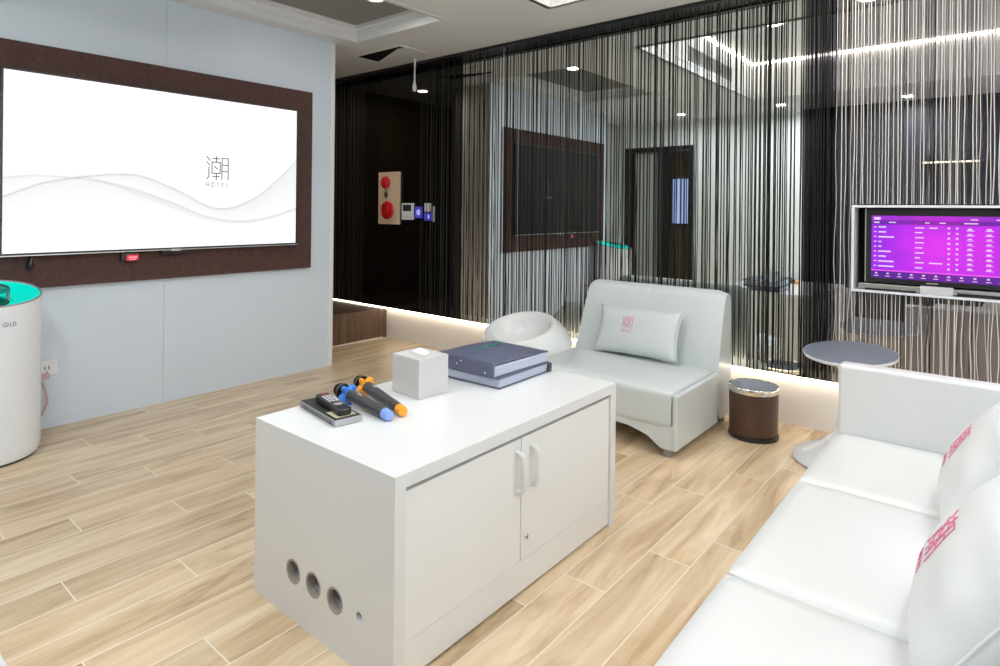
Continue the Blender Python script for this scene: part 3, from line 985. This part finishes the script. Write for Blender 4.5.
ym_ = 1.515
d1 = box_obj('door', (FX - .018, FX, CY0 + ET + .0015, ym_ - .0015, .107, .4900), M['white_door'], cb, .0015)
d2 = box_obj('door', (FX - .018, FX, ym_ + .0015, CY1 - ET - .0015, .107, .4900), M['white_door'], cb, .0015)
box_obj('kick_board', (FX - .020, FX - .001, CY0 + ET, CY1 - ET, .010, .1062), M['white_door'], cb)
def handle(y, parent):
    b = B()
    z0, z1, o_ = .330, .452, .026
    pts = [(FX - .001, y, z0)] + [(FX + o_ * math.sin(t) , y, z0 + .012 - .012 * math.cos(t) ) for t in (R(45), R(90))] + [(FX + o_, y, z0 + .03), (FX + o_, y, z1 - .03), (FX + o_, y, z1 - .012)] + [(FX + o_ * math.sin(R(45)), y, z1 - .004), (FX - .001, y, z1)]
    tube(b, pts, .0075, 10)
    obj('handle', b, M['white_lam'], parent, 60)
handle(1.493, d1)
handle(1.566, d2)
b = B(); lathe(b, [(0, .004), (.006, .004), (.008, .003), (.009, 0)], (0, 0, 0), 20)
b.transform(Matrix.Translation((FX, 1.545, .172)) @ Matrix.Rotation(R(90), 4, 'Y'))
lk = obj('lock', b, M['chrome'], d2, 50)
b = B(); bx(b, FX + .0035, FX + .0048, 1.5438, 1.5462, .167, .177)
obj('keyhole', b, M['black'], lk)

# ------------------------------------------------------------------ things on the cabinet
# tissue box
tb = thing('tissue_box', 'white square tissue box on the cabinet beside the dark binders', 'tissue box', (-1.625, 1.525, CH), R(-4))
b = B(); bx(b, -.077, .077, -.068, .068, 0.0, .138, .004, 2)
obj('box', b, M['box_white'], tb, 40, True)
b = B(); lathe(b, [(.0, .1385), (.040, .1385), (.043, .1392), (.040, .1400), (0, .1400)], (0, 0, 0), 32)
for v in b.verts:
    v.co.y *= .62
obj('slot', b, M['light_grey'], tb, 50, True)
b = B(); g = []
for j in range(7):
    row = []
    for i in range(13):
        u, v = i / 12, j / 6
        x = (-.038 + .076 * u) * (1 - .05 * v)
        y = .006 * math.sin(u * 7) * (1 - .5 * v) + .020 * v - .010
        z = .1395 + v * (.004 + .012 * math.sin(PI * (u * .85 + .1)))
        row.append(b.verts.new((x, y, z)))
    g.append(row)
for j in range(6):
    for i in range(12):
        b.faces.new((g[j][i], g[j][i + 1], g[j + 1][i + 1], g[j + 1][i]))
ts = obj('tissue', b, M['tissue'], tb, 180, True)
sm = ts.modifiers.new('thick', 'SOLIDIFY'); sm.thickness = .0012

# binders
def binder(z0, h, dx, dy, rot, label, cover, cx=-1.575, cy=1.888, fat=False, spine_far=False):
    r_ = thing('ring_binder', label, 'binder', (cx + dx, cy + dy, z0), rot, 'ring binders on the cabinet')
    hx, hy = .146, .166
    ct = .005
    b = B(); bx(b, -hx, hx, -hy, hy, 0, ct, .002); 
    obj('back_cover', b, cover, r_, 40, True)
    b = B(); n = 14
    gg = []
    for j in range(n + 1):
        row = []
        for i in range(n + 1):
            u, v = i / n, j / n
            bulge = .006 * math.sin(PI * u) * math.sin(PI * v) if fat else .001
            sag = -.008 * max(0, v - .55) * 2 if fat else 0
            row.append((-hx + 2 * hx * u, -hy + 2 * hy * v, h - ct + bulge + sag))
        gg.append(row)
    top = [[b.verts.new((p[0], p[1], p[2] + ct)) for p in row] for row in gg]
    bot = [[b.verts.new(p) for p in row] for row in gg]
    for j in range(n):
        for i in range(n):
            b.faces.new((top[j][i], top[j][i + 1], top[j + 1][i + 1], top[j + 1][i]))
            b.faces.new((bot[j][i], bot[j + 1][i], bot[j + 1][i + 1], bot[j][i + 1]))
    for k in range(n):
        b.faces.new((bot[0][k], bot[0][k + 1], top[0][k + 1], top[0][k]))
        b.faces.new((bot[n][k + 1], bot[n][k], top[n][k], top[n][k + 1]))
        b.faces.new((bot[k + 1][0], bot[k][0], top[k][0], top[k + 1][0]))
        b.faces.new((bot[k][n], bot[k + 1][n], top[k + 1][n], top[k][n]))
    fc = obj('front_cover', b, cover, r_, 50, True)
    sg = -1 if spine_far else 1
    b = B(); prism(b, [(sg * p[0], p[1]) for p in ((-hy - .004, .004), (-hy - .007, h * .5), (-hy - .004, h - .003), (-hy + .003, h - .001), (-hy + .003, .001))], 'x', -hx, hx - .002)
    spn = obj('spine', b, cover, r_, 40, True)
    # page block: many thin leaves
    b = B(); k = 10
    zt = h - ct - (.006 if fat else .001)
    for i in range(k):
        z_a = ct + .0006 + (zt - ct) * i / k
        z_b = ct + (zt - ct) * (i + 1) / k - .0004
        e = random.uniform(-.002, .002)
        bx(b, -hx + .01, hx - .004 + e, -hy + .006, hy - .006 + e, z_a, z_b)
    obj('pages', b, M['page'], r_, None, True)
    return r_, fc, spn, hx, hy
r1, f1, s1, hx, hy = binder(CH, .040, .002, .004, R(1.5), 'lower binder of the two on the cabinet, with a grey strap at its end', M['slate'], spine_far=True)
b = B(); bx(b, hx - .035, hx + .006, hy - .014, hy + .010, .003, .036, .003); tube(b, [(hx - .02, hy + .011, .008), (hx - .005, hy + .016, .022), (hx - .014, hy + .012, .034), (hx - .026, hy + .014, .024)], .003, 8)
obj('strap', b, M['dark_grey'], r1, 50, True)
r2, f2, s2_, hx, hy = binder(CH + .0405, .054, -.004, -.002, R(-1.0), 'upper dark slate padded binder with green title lying on another binder', M['slate'], fat=True)
for (x, z) in ((-.04, .027), (.105, .016), (-.02, .040)):
    t = B(); lathe(t, [(0, .0025), (.003, .002), (.004, 0)], (0, 0, 0), 12)
    t.transform(Matrix.Translation((x, -hy - .0062, z)) @ Matrix.Rotation(R(90), 4, 'X'))
    obj('stud', t, M['silver'], s2_, 50, True)
b = B()
for k in range(6):
    bx(b, -.060, -.045, -.045 + k * .024, -.027 + k * .024, .0588, .0602)
    bx(b, -.045, -.034, -.042 + k * .024, -.038 + k * .024, .0588, .0602)
obj('green_title', b, M['green'], f2, None, True)

# flat device with silver edge and the remote on it
dv = thing('flat_silver_box', 'flat black and silver box on the cabinet under the remote control', 'device', (-1.662, 1.168, CH), R(-9))
b = B(); bx(b, -.128, .128, -.046, .046, 0.0, .021, .003)
obj('body', b, M['gunmetal'], dv, 40, True)
b = B(); bx(b, -.124, .124, -.042, .042, .0208, .0225, .0006)
tp = obj('top_plate', b, M['black'], dv, None, True)
b = B(); bx(b, .045, .112, -.034, .034, .0224, .0230)
obj('label_sheet', b, M['yellow_label'], tp, None, True)
b = B(); bx(b, -.10, .11, -.0478, -.0458, .006, .009); bx(b, -.10, .11, -.0478, -.0458, .013, .015)
obj('front_grooves', b, M['dark_grey'], dv, None, True)
rm = thing('remote_control', 'black remote control with pale buttons lying on the flat silver box', 'remote control', (-1.652, 1.172, CH + .0232), R(-13))
b = B(); prism(b, [(-.098, -.018), (-.09, -.023), (-.02, -.022), (.02, -.020), (.09, -.024), (.100, -.016), (.100, .016), (.09, .024), (.02, .020), (-.02, .022), (-.09, .023), (-.098, .018)], 'z', 0, .021, .006, 3)
obj('shell', b, M['black'], rm, 50, True)
b = B()
for i in range(4):
    for j in range(3):
        bx(b, -.06 + i * .019, -.049 + i * .019, -.015 + j * .0115, -.007 + j * .0115, .0205, .0232, .001)
obj('buttons', b, M['light_grey'], rm, None, True)
b = B(); bx(b, -.088, -.078, -.006, .004, .0205, .0235, .0012)
obj('power_button', b, M['red'], rm, None, True)
b = B(); lathe(b, [(.014, .0205), (.014, .0225), (.009, .0235), (.005, .0225), (0, .0225)], (.042, 0, 0), 20)
obj('ring_pad', b, M['grey'], rm, 50, True)

# microphones: axis along local x, head at -x, lying on the anti-roll ring and the tail
def microphone(p0, p1, ring_m, cap_m, label):
    p0, p1 = Vector(p0), Vector(p1)
    d = p1 - p0
    L = d.length
    rz = math.atan2(d.y, d.x)
    mc = thing('microphone', label, 'microphone', (p0.x, p0.y, CH), rz, 'microphones on the cabinet')
    zc = .0365
    tilt = math.atan2(.0365 - .0185, L)
    T = Matrix.Translation((0, 0, zc)) @ Matrix.Rotation(tilt, 4, 'Y') @ Matrix.Rotation(R(90), 4, 'Y')
    def part(name, prof, m, seg=28, sm_=50):
        b = B(); lathe(b, prof, (0, 0, 0), seg); b.transform(T)
        return obj(name, b, m, mc, sm_, True)
    hd = part('head_grille', [(0, -.027), (.012, -.025), (.021, -.017), (.025, -.004), (.026, .010), (.024, .024), (.020, .032)], M['black_mesh'])
    part('grille_band', [(.0262, .004), (.0275, .006), (.0275, .012), (.0262, .014)], M['dark_grey'])
    b = B()
    n = 48
    prof = []
    ro = []
    for z in (.034, .058):
        ro.append([b.verts.new(((.027 + .0075 * math.cos(5 * 2 * PI * i / n)) * math.cos(2 * PI * i / n), (.027 + .0075 * math.cos(5 * 2 * PI * i / n)) * math.sin(2 * PI * i / n), z)) for i in range(n)])
    ri2 = [[b.verts.new((.0175 * math.cos(2 * PI * i / n), .0175 * math.sin(2 * PI * i / n), z)) for i in range(n)] for z in (.034, .058)]
    for i in range(n):
        j = (i + 1) % n
        b.faces.new((ro[0][i], ro[0][j], ro[1][j], ro[1][i]))
        b.faces.new((ri2[0][j], ri2[0][i], ri2[1][i], ri2[1][j]))
        b.faces.new((ro[1][i], ro[1][j], ri2[1][j], ri2[1][i]))
        b.faces.new((ro[0][j], ro[0][i], ri2[0][i], ri2[0][j]))
    b.transform(T)
    obj('antiroll_ring', b, ring_m, mc, 40, True)
    part('handle', [(.0175, .030), (.0195, .06), (.0190, .09), (.0172, L - .045), (.0165, L - .032)], M['dark_grey'])
    part('tail_cap', [(.0160, L - .030), (.0165, L - .028), (.0165, L - .006), (.0145, L), (0, L + .0005)], cap_m)
    b = B(); bx(b, .10, .125, -.005, .005, .0, .004, .0015)
    b.transform(Matrix.Translation((0, 0, zc + .0165)) @ Matrix.Rotation(tilt, 4, 'Y'))
    obj('switch', b, M['grey'], mc, None, True)
    return mc
microphone((-1.742, 1.270, 0), (-1.462, 1.246, 0), M['blue'], M['blue_pale'], 'black microphone with blue ring and pale blue tail cap on the cabinet')
microphone((-1.772, 1.374, 0), (-1.460, 1.300, 0), M['orange'], M['orange'], 'black microphone with orange ring and orange tail cap on the cabinet')

# ------------------------------------------------------------------ leather helpers
def cushion_bm(x0, x1, y0, y1, z0, z1, r_=.03, crown=.012, seg=4, n=14):
    """rounded upholstered block with a slightly crowned top"""
    t = B()
    bmesh.ops.create_cube(t, size=1)
    for v in t.verts:
        v.co = Vector(((x0 + x1) / 2 + v.co.x * (x1 - x0), (y0 + y1) / 2 + v.co.y * (y1 - y0), (z0 + z1) / 2 + v.co.z * (z1 - z0)))
    bmesh.ops.subdivide_edges(t, edges=t.edges[:], cuts=n, use_grid_fill=True)
    for v in t.verts:
        c = v.co
        q = Vector((min(max(c.x, x0 + r_), x1 - r_), min(max(c.y, y0 + r_), y1 - r_), min(max(c.z, z0 + r_), z1 - r_)))
        d = c - q
        out = sum(1 for k in range(3) if abs(d[k]) > 1e-6)
        if d.length > 1e-6:
            # snap only near edges
            v.co = q + d.normalized() * min(r_, d.length if out == 1 else r_)
        u = (c.x - x0) / (x1 - x0); w_ = (c.y - y0) / (y1 - y0)
        if c.z > (z0 + z1) / 2:
            v.co.z += crown * (math.sin(PI * max(0, min(1, u))) * math.sin(PI * max(0, min(1, w_)))) ** .6 * ((c.z - (z0 + z1) / 2) / ((z1 - z0) / 2))
    return t

# ------------------------------------------------------------------ white loveseat
LX0, LX1, LY0 = -2.125, -1.215, 2.805
ls = thing('loveseat', 'low white leather loveseat facing the cabinet with its back to the mirror', 'sofa', ((LX0 + LX1) / 2, 3.2, 0))
# base with an arched front apron
b = B()
arch = [(LX0, .045)]
arch += [(LX0 + .07, .045)]
for k in range(13):
    t = k / 12
    arch.append((LX0 + .08 + (LX1 - LX0 - .16) * t, .05 + .085 * math.sin(PI * t) ** .55))
arch += [(LX1 - .07, .045), (LX1, .045), (LX1, .160), (LX0, .160)]
prism(b, arch, 'y', LY0 + .004, LY0 + .05)
for xa, xb in ((LX0, LX0 + .04), (LX1 - .04, LX1)):
    prism(b, [(LY0 + .05, .045), (3.33, .045), (3.33, .16), (LY0 + .05, .16)], 'x', xa, xb)
bx(b, LX0 + .04, LX1 - .04, LY0 + .05, 3.33, .10, .145)
obj('base_frame', b, M['leather_dimmed'], ls)
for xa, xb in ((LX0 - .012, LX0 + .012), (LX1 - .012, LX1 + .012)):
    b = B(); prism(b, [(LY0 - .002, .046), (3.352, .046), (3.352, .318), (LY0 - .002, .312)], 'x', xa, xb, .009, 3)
    obj('side_panel', b, M['leather_dimmed'], ls, 40)
obj('seat_cushion', cushion_bm(LX0 + .0125, LX1 - .0125, LY0 - .004, 3.36, .140, .332, .03, .008), M['leather_dimmed'], ls, 60)
# back: slanted profile extruded across, rounded at the ends
b = B()
prof = [(3.345, .10), (3.345, .30), (3.40, .50), (3.455, .70), (3.475, .735), (3.51, .752), (3.545, .742), (3.562, .71), (3.57, .5), (3.57, .05), (3.40, .05)]
nx = 18
rings = []
for i in range(nx + 1):
    u = i / nx
    x = LX0 - .006 + (LX1 - LX0 + .012) * u
    e = min(u, 1 - u) * (LX1 - LX0)
    k = 1.0 - max(0, 1 - e / .06) ** 2 * .05
    ring = []
    cyp, czp = 3.49, .32
    for (y, z) in prof:
        zz = z if z < .31 else .31 + (z - .31) * (1 - max(0, 1 - e / .06) ** 2 * .035)
        inx = max(0, (z - .35)) * .10 * (1 - u) ** 6   # left edge leans in towards the top
        ring.append(b.verts.new((x + inx, cyp + (y - cyp) * k, zz)))
    rings.append(ring)
for a, c in zip(rings, rings[1:]):
    for k in range(len(prof)):
        j = (k + 1) % len(prof)
        b.faces.new((a[k], a[j], c[j], c[k]))
b.faces.new(rings[0]); b.faces.new(rings[-1][::-1])
obj('backrest', b, M['leather_dimmed'], ls, 55)
b = B()
xm = -1.675
tube(b, [(xm, LY0 - .0005, .19), (xm, LY0 + .002, .30), (xm, LY0 + .03, .3325), (xm, 3.08, .3395), (xm, 3.33, .333)], .0032, 6)
tube(b, [(xm, 3.352, .335), (xm, 3.398, .50), (xm, 3.452, .69), (xm, 3.475, .735), (xm, 3.51, .753)], .0032, 6)
obj('seam', b, M['piping'], ls, 60)
for x, y in ((LX0 + .045, LY0 + .045), (LX1 - .05, LY0 + .045), (LX0 + .045, 3.54), (LX1 - .045, 3.54)):
    b = B(); lathe(b, [(.0, 0), (.022, 0), (.026, .046), (0, .046)], (x, y, 0), 18)
    obj('foot', b, M['grey'], ls, 50)

# ------------------------------------------------------------------ pillows
def pillow(name, wd, ht, th, mtx, m, label, group=None, logo=True, flip=1, txt=.11, off=(0, 0), wrinkle=0.0):
    """wd along local x, ht along local y, thickness along z; the print is on the +z face"""
    root = thing(name, label, 'cushion', mtx.translation, 0, group)
    root.rotation_euler = mtx.to_euler()
    n = 28
    def prof(u, v):
        a = (1 - abs(u) ** 2.6) * (1 - abs(v) ** 2.6)
        return max(0, a) ** .55
    def shape(u, v, s):
        # sides curve in between the pointed corners
        x = u * wd / 2 * (1 - .07 * (1 - v * v) * abs(u) ** 2)
        y = v * ht / 2 * (1 - .07 * (1 - u * u) * abs(v) ** 2)
        z = s * th / 2 * prof(u, v)
        if wrinkle:
            z += s * wrinkle * math.sin(9 * v + 3 * u) * max(0, u) * prof(u, v)
        return Vector((x, y, z))
    b = B()
    top = [[None] * (n + 1) for _ in range(n + 1)]
    bot = [[None] * (n + 1) for _ in range(n + 1)]
    for j in range(n + 1):
        for i in range(n + 1):
            u, v = -1 + 2 * i / n, -1 + 2 * j / n
            top[j][i] = b.verts.new(shape(u, v, 1))
            edge = i in (0, n) or j in (0, n)
            bot[j][i] = top[j][i] if edge else b.verts.new(shape(u, v, -1))
    for j in range(n):
        for i in range(n):
            b.faces.new((top[j][i], top[j][i + 1], top[j + 1][i + 1], top[j + 1][i]))
            b.faces.new((bot[j][i], bot[j + 1][i], bot[j + 1][i + 1], bot[j][i + 1]))
    obj('cover', b, m, root, 180, True)
    b = B()
    ring = [(u, -1) for u in [-1 + .1 * k for k in range(20)]] + [(1, v) for v in [-1 + .1 * k for k in range(20)]] + [(u, 1) for u in [1 - .1 * k for k in range(20)]] + [(-1, v) for v in [1 - .1 * k for k in range(21)]]
    tube(b, [shape(u, v, 1) for u, v in ring], .0028, 6, False)
    obj('piping', b, M['piping'], root, 180, True)
    if logo:
        def on(u, v, l):
            uu, vv = u / (wd / 2), v / (ht / 2)
            p = shape(uu, vv, 1)
            return p + Vector((0, 0, l))
        g2 = [[(off[0] + p[0] * txt, off[1] + p[1] * txt) for p in s] for s in glyph()]
        obj('embroidered_logo', strokes_bm(g2, on, txt * .042, .0006, .001), M['pink'], root, None, True)
        wd_, wl = word('HOTEL', .7)
        s_ = txt * .16
        t2 = [[(off[0] - wl * s_ / 2 + p[0] * s_, off[1] - txt * .83 + p[1] * s_) for p in s] for s in wd_]
        obj('embroidered_lettering', strokes_bm(t2, on, txt * .028, .0006, .001), M['pink'], root, None, True)
    return root
def frame(origin, xdir, ydir):
    x = Vector(xdir).normalized()
    z = x.cross(Vector(ydir)).normalized()
    y = z.cross(x)
    m = Matrix((x, y, z)).transposed().to_4x4()
    m.translation = origin
    return m
pillow('throw_pillow', .545, .285, .095, frame((-1.678, 3.318, .487), (1, -.03, .012), (.16, .34, 1)), M['leather_dimmed'],
       'white pillow with a pink logo leaning on the loveseat back', txt=.075, off=(-.045, .045))

# ------------------------------------------------------------------ white sofa on the right
SX0, SZ = -0.500, 0.36
sf = thing('sofa', 'long white leather sofa along the right, with two pillows on it', 'sofa', (-.1, 1.6, 0))
b = B(); bx(b, SX0 + .03, 0.30, 0.30, 2.66, .05, .20, .01)
obj('base_frame', b, M['leather'], sf, 40)
ys_ = [0.30, 0.80, 1.45, 2.10, 2.662]
for a, c in zip(ys_, ys_[1:]):
    obj('seat_cushion', cushion_bm(SX0, 0.10, a + .0005, c - .0005, .20, SZ, .014, .004), M['leather'], sf, 60)
b = B(); bx(b, SX0 + .005, 0.34, 2.664, 2.742, .03, .618, .016, 3)
ar = obj('arm', b, M['leather'], sf, 40)
b = B(); prism(b, [(0.10, .20), (0.07, .35), (0.115, .60), (0.15, .645), (.26, .645), (.30, .60), (.32, .05), (.12, .05)], 'y', 0.30, 2.662, .012, 3)
obj('backrest', b, M['leather'], sf, 50)
for x, y in ((SX0 + .07, 0.36), (SX0 + .07, 2.60), (.26, .36), (.26, 2.60)):
    b = B(); lathe(b, [(0, 0), (.022, 0), (.025, .05), (0, .05)], (x, y, 0), 16)
    obj('foot', b, M['grey'], sf, 50)
pillow('throw_pillow', .50, .37, .17, frame((-.015, 2.13, .535), (.02, -1, .0), (.54, 0, .84)), M['leather'],
       'white pillow with a pink logo on the sofa, beside the sofa arm', 'pillows on the sofa', txt=.095, off=(0, -.01), wrinkle=.006)
pillow('throw_pillow', .50, .37, .17, frame((-.015, 1.48, .535), (.02, -1, .0), (.54, 0, .84)), M['leather'],
       'white pillow with a pink logo on the sofa, nearest to the camera', 'pillows on the sofa', txt=.095, off=(0, -.01), wrinkle=.006)

# corner of another white seat at the lower left
ot = thing('ottoman', 'white leather seat corner cut off at the lower left of the photo', 'ottoman', (-1.9, -0.1, 0))
obj('cushion', cushion_bm(-2.5, -1.28, -0.48, 0.30, .16, .36, .022, .006), M['leather'], ot, 60)
b = B(); bx(b, -2.48, -1.30, -0.46, 0.28, .05, .16, .008)
obj('base_frame', b, M['leather'], ot, 40)
for x, y in ((-2.42, -.40), (-2.42, .22), (-1.36, -.40), (-1.36, .22)):
    b = B(); lathe(b, [(0, 0), (.022, 0), (.025, .05), (0, .05)], (x, y, 0), 16)
    obj('foot', b, M['grey'], ot, 50)

# ------------------------------------------------------------------ pod chair
pd = thing('pod_chair', 'white moulded pod chair with a scooped seat left of the loveseat', 'chair', (-2.47, 3.22, 0))
def pod():
    b = B()
    C0 = Vector((-2.468, 3.285, .262))
    rx, ry, rz = .326, .29, .262
    n, mrows = 56, 18
    ax = Vector((-.02, -.36, .93)).normalized()     # the opening faces up and towards the room
    s = ax.cross(Vector((0, 0, 1))).normalized()
    t = s.cross(ax).normalized()
    def surf(th, ph):
        d = ax * math.cos(th) + (s * math.cos(ph) + t * math.sin(ph)) * math.sin(th)
        p = Vector((d.x * rx, d.y * ry, d.z * (rz * 1.02 if d.z > 0 else rz)))
        return C0 + p, d
    rows = []
    th0 = R(52)
    # outer shell from the bottom pole to the lip
    for k in range(mrows + 1):
        th = PI - (PI - th0) * k / mrows
        rows.append([surf(th, 2 * PI * i / n)[0] for i in range(n)])
    # rounded lip and the scooped bowl
    lip = rows[-1]
    cen = sum(lip, Vector()) / n
    for f, dp in ((.97, .012), (.91, .018), (.84, .010), (.78, -.012), (.70, -.05), (.58, -.09), (.42, -.118), (.22, -.13), (.03, -.133)):
        rows.append([cen + (p - cen) * f + ax * dp for p in lip])
    vr = []
    for row in rows:
        vr.append([b.verts.new((p.x, p.y, max(p.z, .0))) for p in row])
    for a, c in zip(vr, vr[1:]):
        for i in range(n):
            j = (i + 1) % n
            b.faces.new((a[i], a[j], c[j], c[i]))
    b.faces.new(vr[-1])
    bmesh.ops.remove_doubles(b, verts=b.verts[:], dist=1e-4)
    return b
obj('shell', pod(), M['plastic_pod'], pd, 70)

# ------------------------------------------------------------------ waste bin
bn = thing('waste_bin', 'brown round waste bin with a shiny metal rim beside the loveseat', 'bin', (-1.035, 3.41, 0))
bc = (-1.035, 3.41, 0)
b = B(); lathe(b, [(.118, .022), (.122, .03), (.124, .245)], bc, 48)
obj('body', b, M['brown_bin'], bn, 50)
b = B(); lathe(b, [(0, .001), (.124, .001), (.127, .006), (.127, .020), (.120, .024), (0, .024)], bc, 48)
obj('base_ring', b, M['black'], bn, 50)
b = B(); lathe(b, [(.1235, .243), (.1265, .245), (.128, .258), (.1275, .270), (.124, .274), (.119, .272), (.117, .245)], bc, 48)
obj('metal_rim', b, M['chrome'], bn, 50)
b = B(); lathe(b, [(.117, .272), (.114, .20), (.110, .06), (0, .05)], bc, 48)
for i, v in enumerate(b.verts):
    if v.co.z < .26:
        a = math.atan2(v.co.y - bc[1], v.co.x - bc[0])
        k = 1 - .03 * (1 + math.sin(a * 9))
        v.co.x = bc[0] + (v.co.x - bc[0]) * k
        v.co.y = bc[1] + (v.co.y - bc[1]) * k
obj('liner', b, M['bin_liner'], bn, 50)

# ------------------------------------------------------------------ round side table
rt = thing('round_side_table', 'round grey-topped side table with a white trumpet base behind the sofa arm', 'table', (-.556, 3.275, .01))
def oval(b):
    for v in b.verts:
        v.co.x = tc_[0] + (v.co.x - tc_[0]) * .91
        v.co.y = tc_[1] + (v.co.y - tc_[1]) * 1.36
tc_ = (-.556, 3.275, .01)
b = B(); lathe(b, [(0, .528), (.200, .528), (.2085, .531), (.2105, .536), (.208, .5385), (0, .5385)], tc_, 64)
oval(b)
obj('tabletop', b, M['table_grey'], rt, 40)
b = B(); lathe(b, [(.203, .521), (.210, .524), (.2135, .530), (.2125, .537), (.2110, .5375), (.2105, .528), (.05, .527), (.05, .519)], tc_, 64)
oval(b)
obj('rim', b, M['plastic_white'], rt, 50)
b = B(); lathe(b, [(.226, 0), (.238, .008), (.232, .022), (.19, .046), (.11, .088), (.055, .15), (.032, .24), (.030, .36), (.042, .45), (.09, .515), (.12, .5305)], (tc_[0] - .02, tc_[1] + .06, 0), 64, True)
obj('trumpet_base', b, M['plastic_white'], rt, 60)

# ------------------------------------------------------------------ small television
t2 = thing('television', 'small television with a purple song menu in a silver frame over white strings', 'television', (-.21, 3.62, .80))
fx0, fx1, fz0, fz1 = TVF
yf = 3.555
b = B()
bx(b, fx0, fx1, yf, MY - .002, fz1 - .012, fz1, .002); bx(b, fx0, fx1, yf, MY - .002, fz0, fz0 + .012, .002)
bx(b, fx0, fx0 + .012, yf, MY - .002, fz0 + .012, fz1 - .012); bx(b, fx1 - .012, fx1, yf, MY - .002, fz0 + .012, fz1 - .012)
obj('frame', b, M['plastic_white'], t2, 40)
box_obj('recess_back', (fx0 + .012, fx1 - .012, MY - .012, MY - .003, fz0 + .012, fz1 - .012), M['black_matte'], t2)
vx0, vx1, vz0, vz1 = -.548, .17, .853, 1.224
b = B(); bx(b, vx0, vx1, yf + .045, yf + .085, vz0, vz1, .005, 2)
obj('casing', b, M['black'], t2, 40)
b = B(); bx(b, vx0 - .003, vx0 + .002, yf + .043, yf + .07, vz0, vz1)
obj('side_edge', b, M['silver'], t2)
qx0, qx1, qz0, qz1 = -.522, .145, .877, 1.190
def pur_col(u, v):
    r_, g_, b_ = .30, .015, .78
    m_ = math.exp(-((u - .42) / .26) ** 2) * math.exp(-((v - .5) / .55) ** 2)
    m2 = math.exp(-((u - .70) / .10) ** 2)
    r_ += .42 * m_ + .20 * m2; g_ += .015 * m_; b_ += .06 * m_
    if v > .86: r_, g_, b_ = .13 + .25 * m_, .012, .40
    if v > .93: r_, g_, b_ = .30 + .35 * m_, .02, .62
    if u > .76 and .86 < v: r_, g_, b_ = .06, .02, .30
    if v < .115: r_, g_, b_ = .10 + .1 * m_, .01, .32
    if .115 < v < .135: r_, g_, b_ = .85, .10, .85
    n_ = noise.noise(Vector((u * 7, v * 7, 1))) * .08
    return (max(0, r_ + n_ * .8), max(0, g_), max(0, b_ + n_))
yq = yf + .0445
dashes = []
def dash(u0, u1, v0, v1):
    dashes.append((u0, u1, v0, v1))
dash(.015, .058, .935, .975); dash(.015, .05, .88, .90); dash(.11, .155, .885, .905); dash(.335, .36, .885, .905); dash(.42, .455, .885, .905); dash(.56, .64, .885, .905); dash(.60, .64, .945, .96); dash(.74, .78, .945, .96)
rnd = random.Random(3)
for k in range(9):
    v = .82 - k * .078
    dash(.015, .032, v - .01, v + .006)
    dash(.045, .045 + rnd.choice([.02, .05, .08, .10]), v - .012, v + .008)
    dash(.275, .275 + rnd.choice([.03, .045, .055]), v - .01, v + .006)
    if k in (0, 7): dash(.36, .41 + .03 * (k == 7), v - .01, v + .006)
    dash(.468, .482, v - .014, v + .010); dash(.515, .529, v - .014, v + .010)
for u in (.575, .68, .79, .89):
    for k in range(9):
        v = .80 - k * .074
        dash(u + .008, u + .032, v - .004, v + .016); dash(u, u + .045, v - .016, v - .010)
for k in range(13):
    u = .018 + k * .074
    dash(u + .006, u + .022, .066, .088); dash(u, u + .028, .030, .042)
def menu_col(u, v):
    for u0, u1, v0, v1 in dashes:
        if u0 <= u <= u1 and v0 <= v <= v1:
            return (.85, .68, .92)
    return pur_col(u, v)
picture_plane('screen', lambda u, v: (qx0 + (qx1 - qx0) * u, yq, qz0 + (qz1 - qz0) * v), 420, 190, menu_col, M['screen_purple'], t2)
b = B(); bx(b, fx0 + .03, vx1, yf + .02, yf + .06, fz0 + .018, vz0 - .006, .004)
obj('lower_bar', b, M['silver'], t2, 40)
b = B(); bx(b, -.315, -.185, yf + .008, yf + .05, fz0 + .012, vz0 - .001, .004)
obj('stand_foot', b, M['light_grey'], t2, 40)
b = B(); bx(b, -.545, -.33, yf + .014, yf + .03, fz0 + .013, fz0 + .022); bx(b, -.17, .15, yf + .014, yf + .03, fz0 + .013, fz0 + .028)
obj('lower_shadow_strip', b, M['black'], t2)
b = B(); bx(b, -.292, -.245, yf + .0435, yf + .0455, .861, .868)
obj('maker_badge', b, M['silver'], t2)
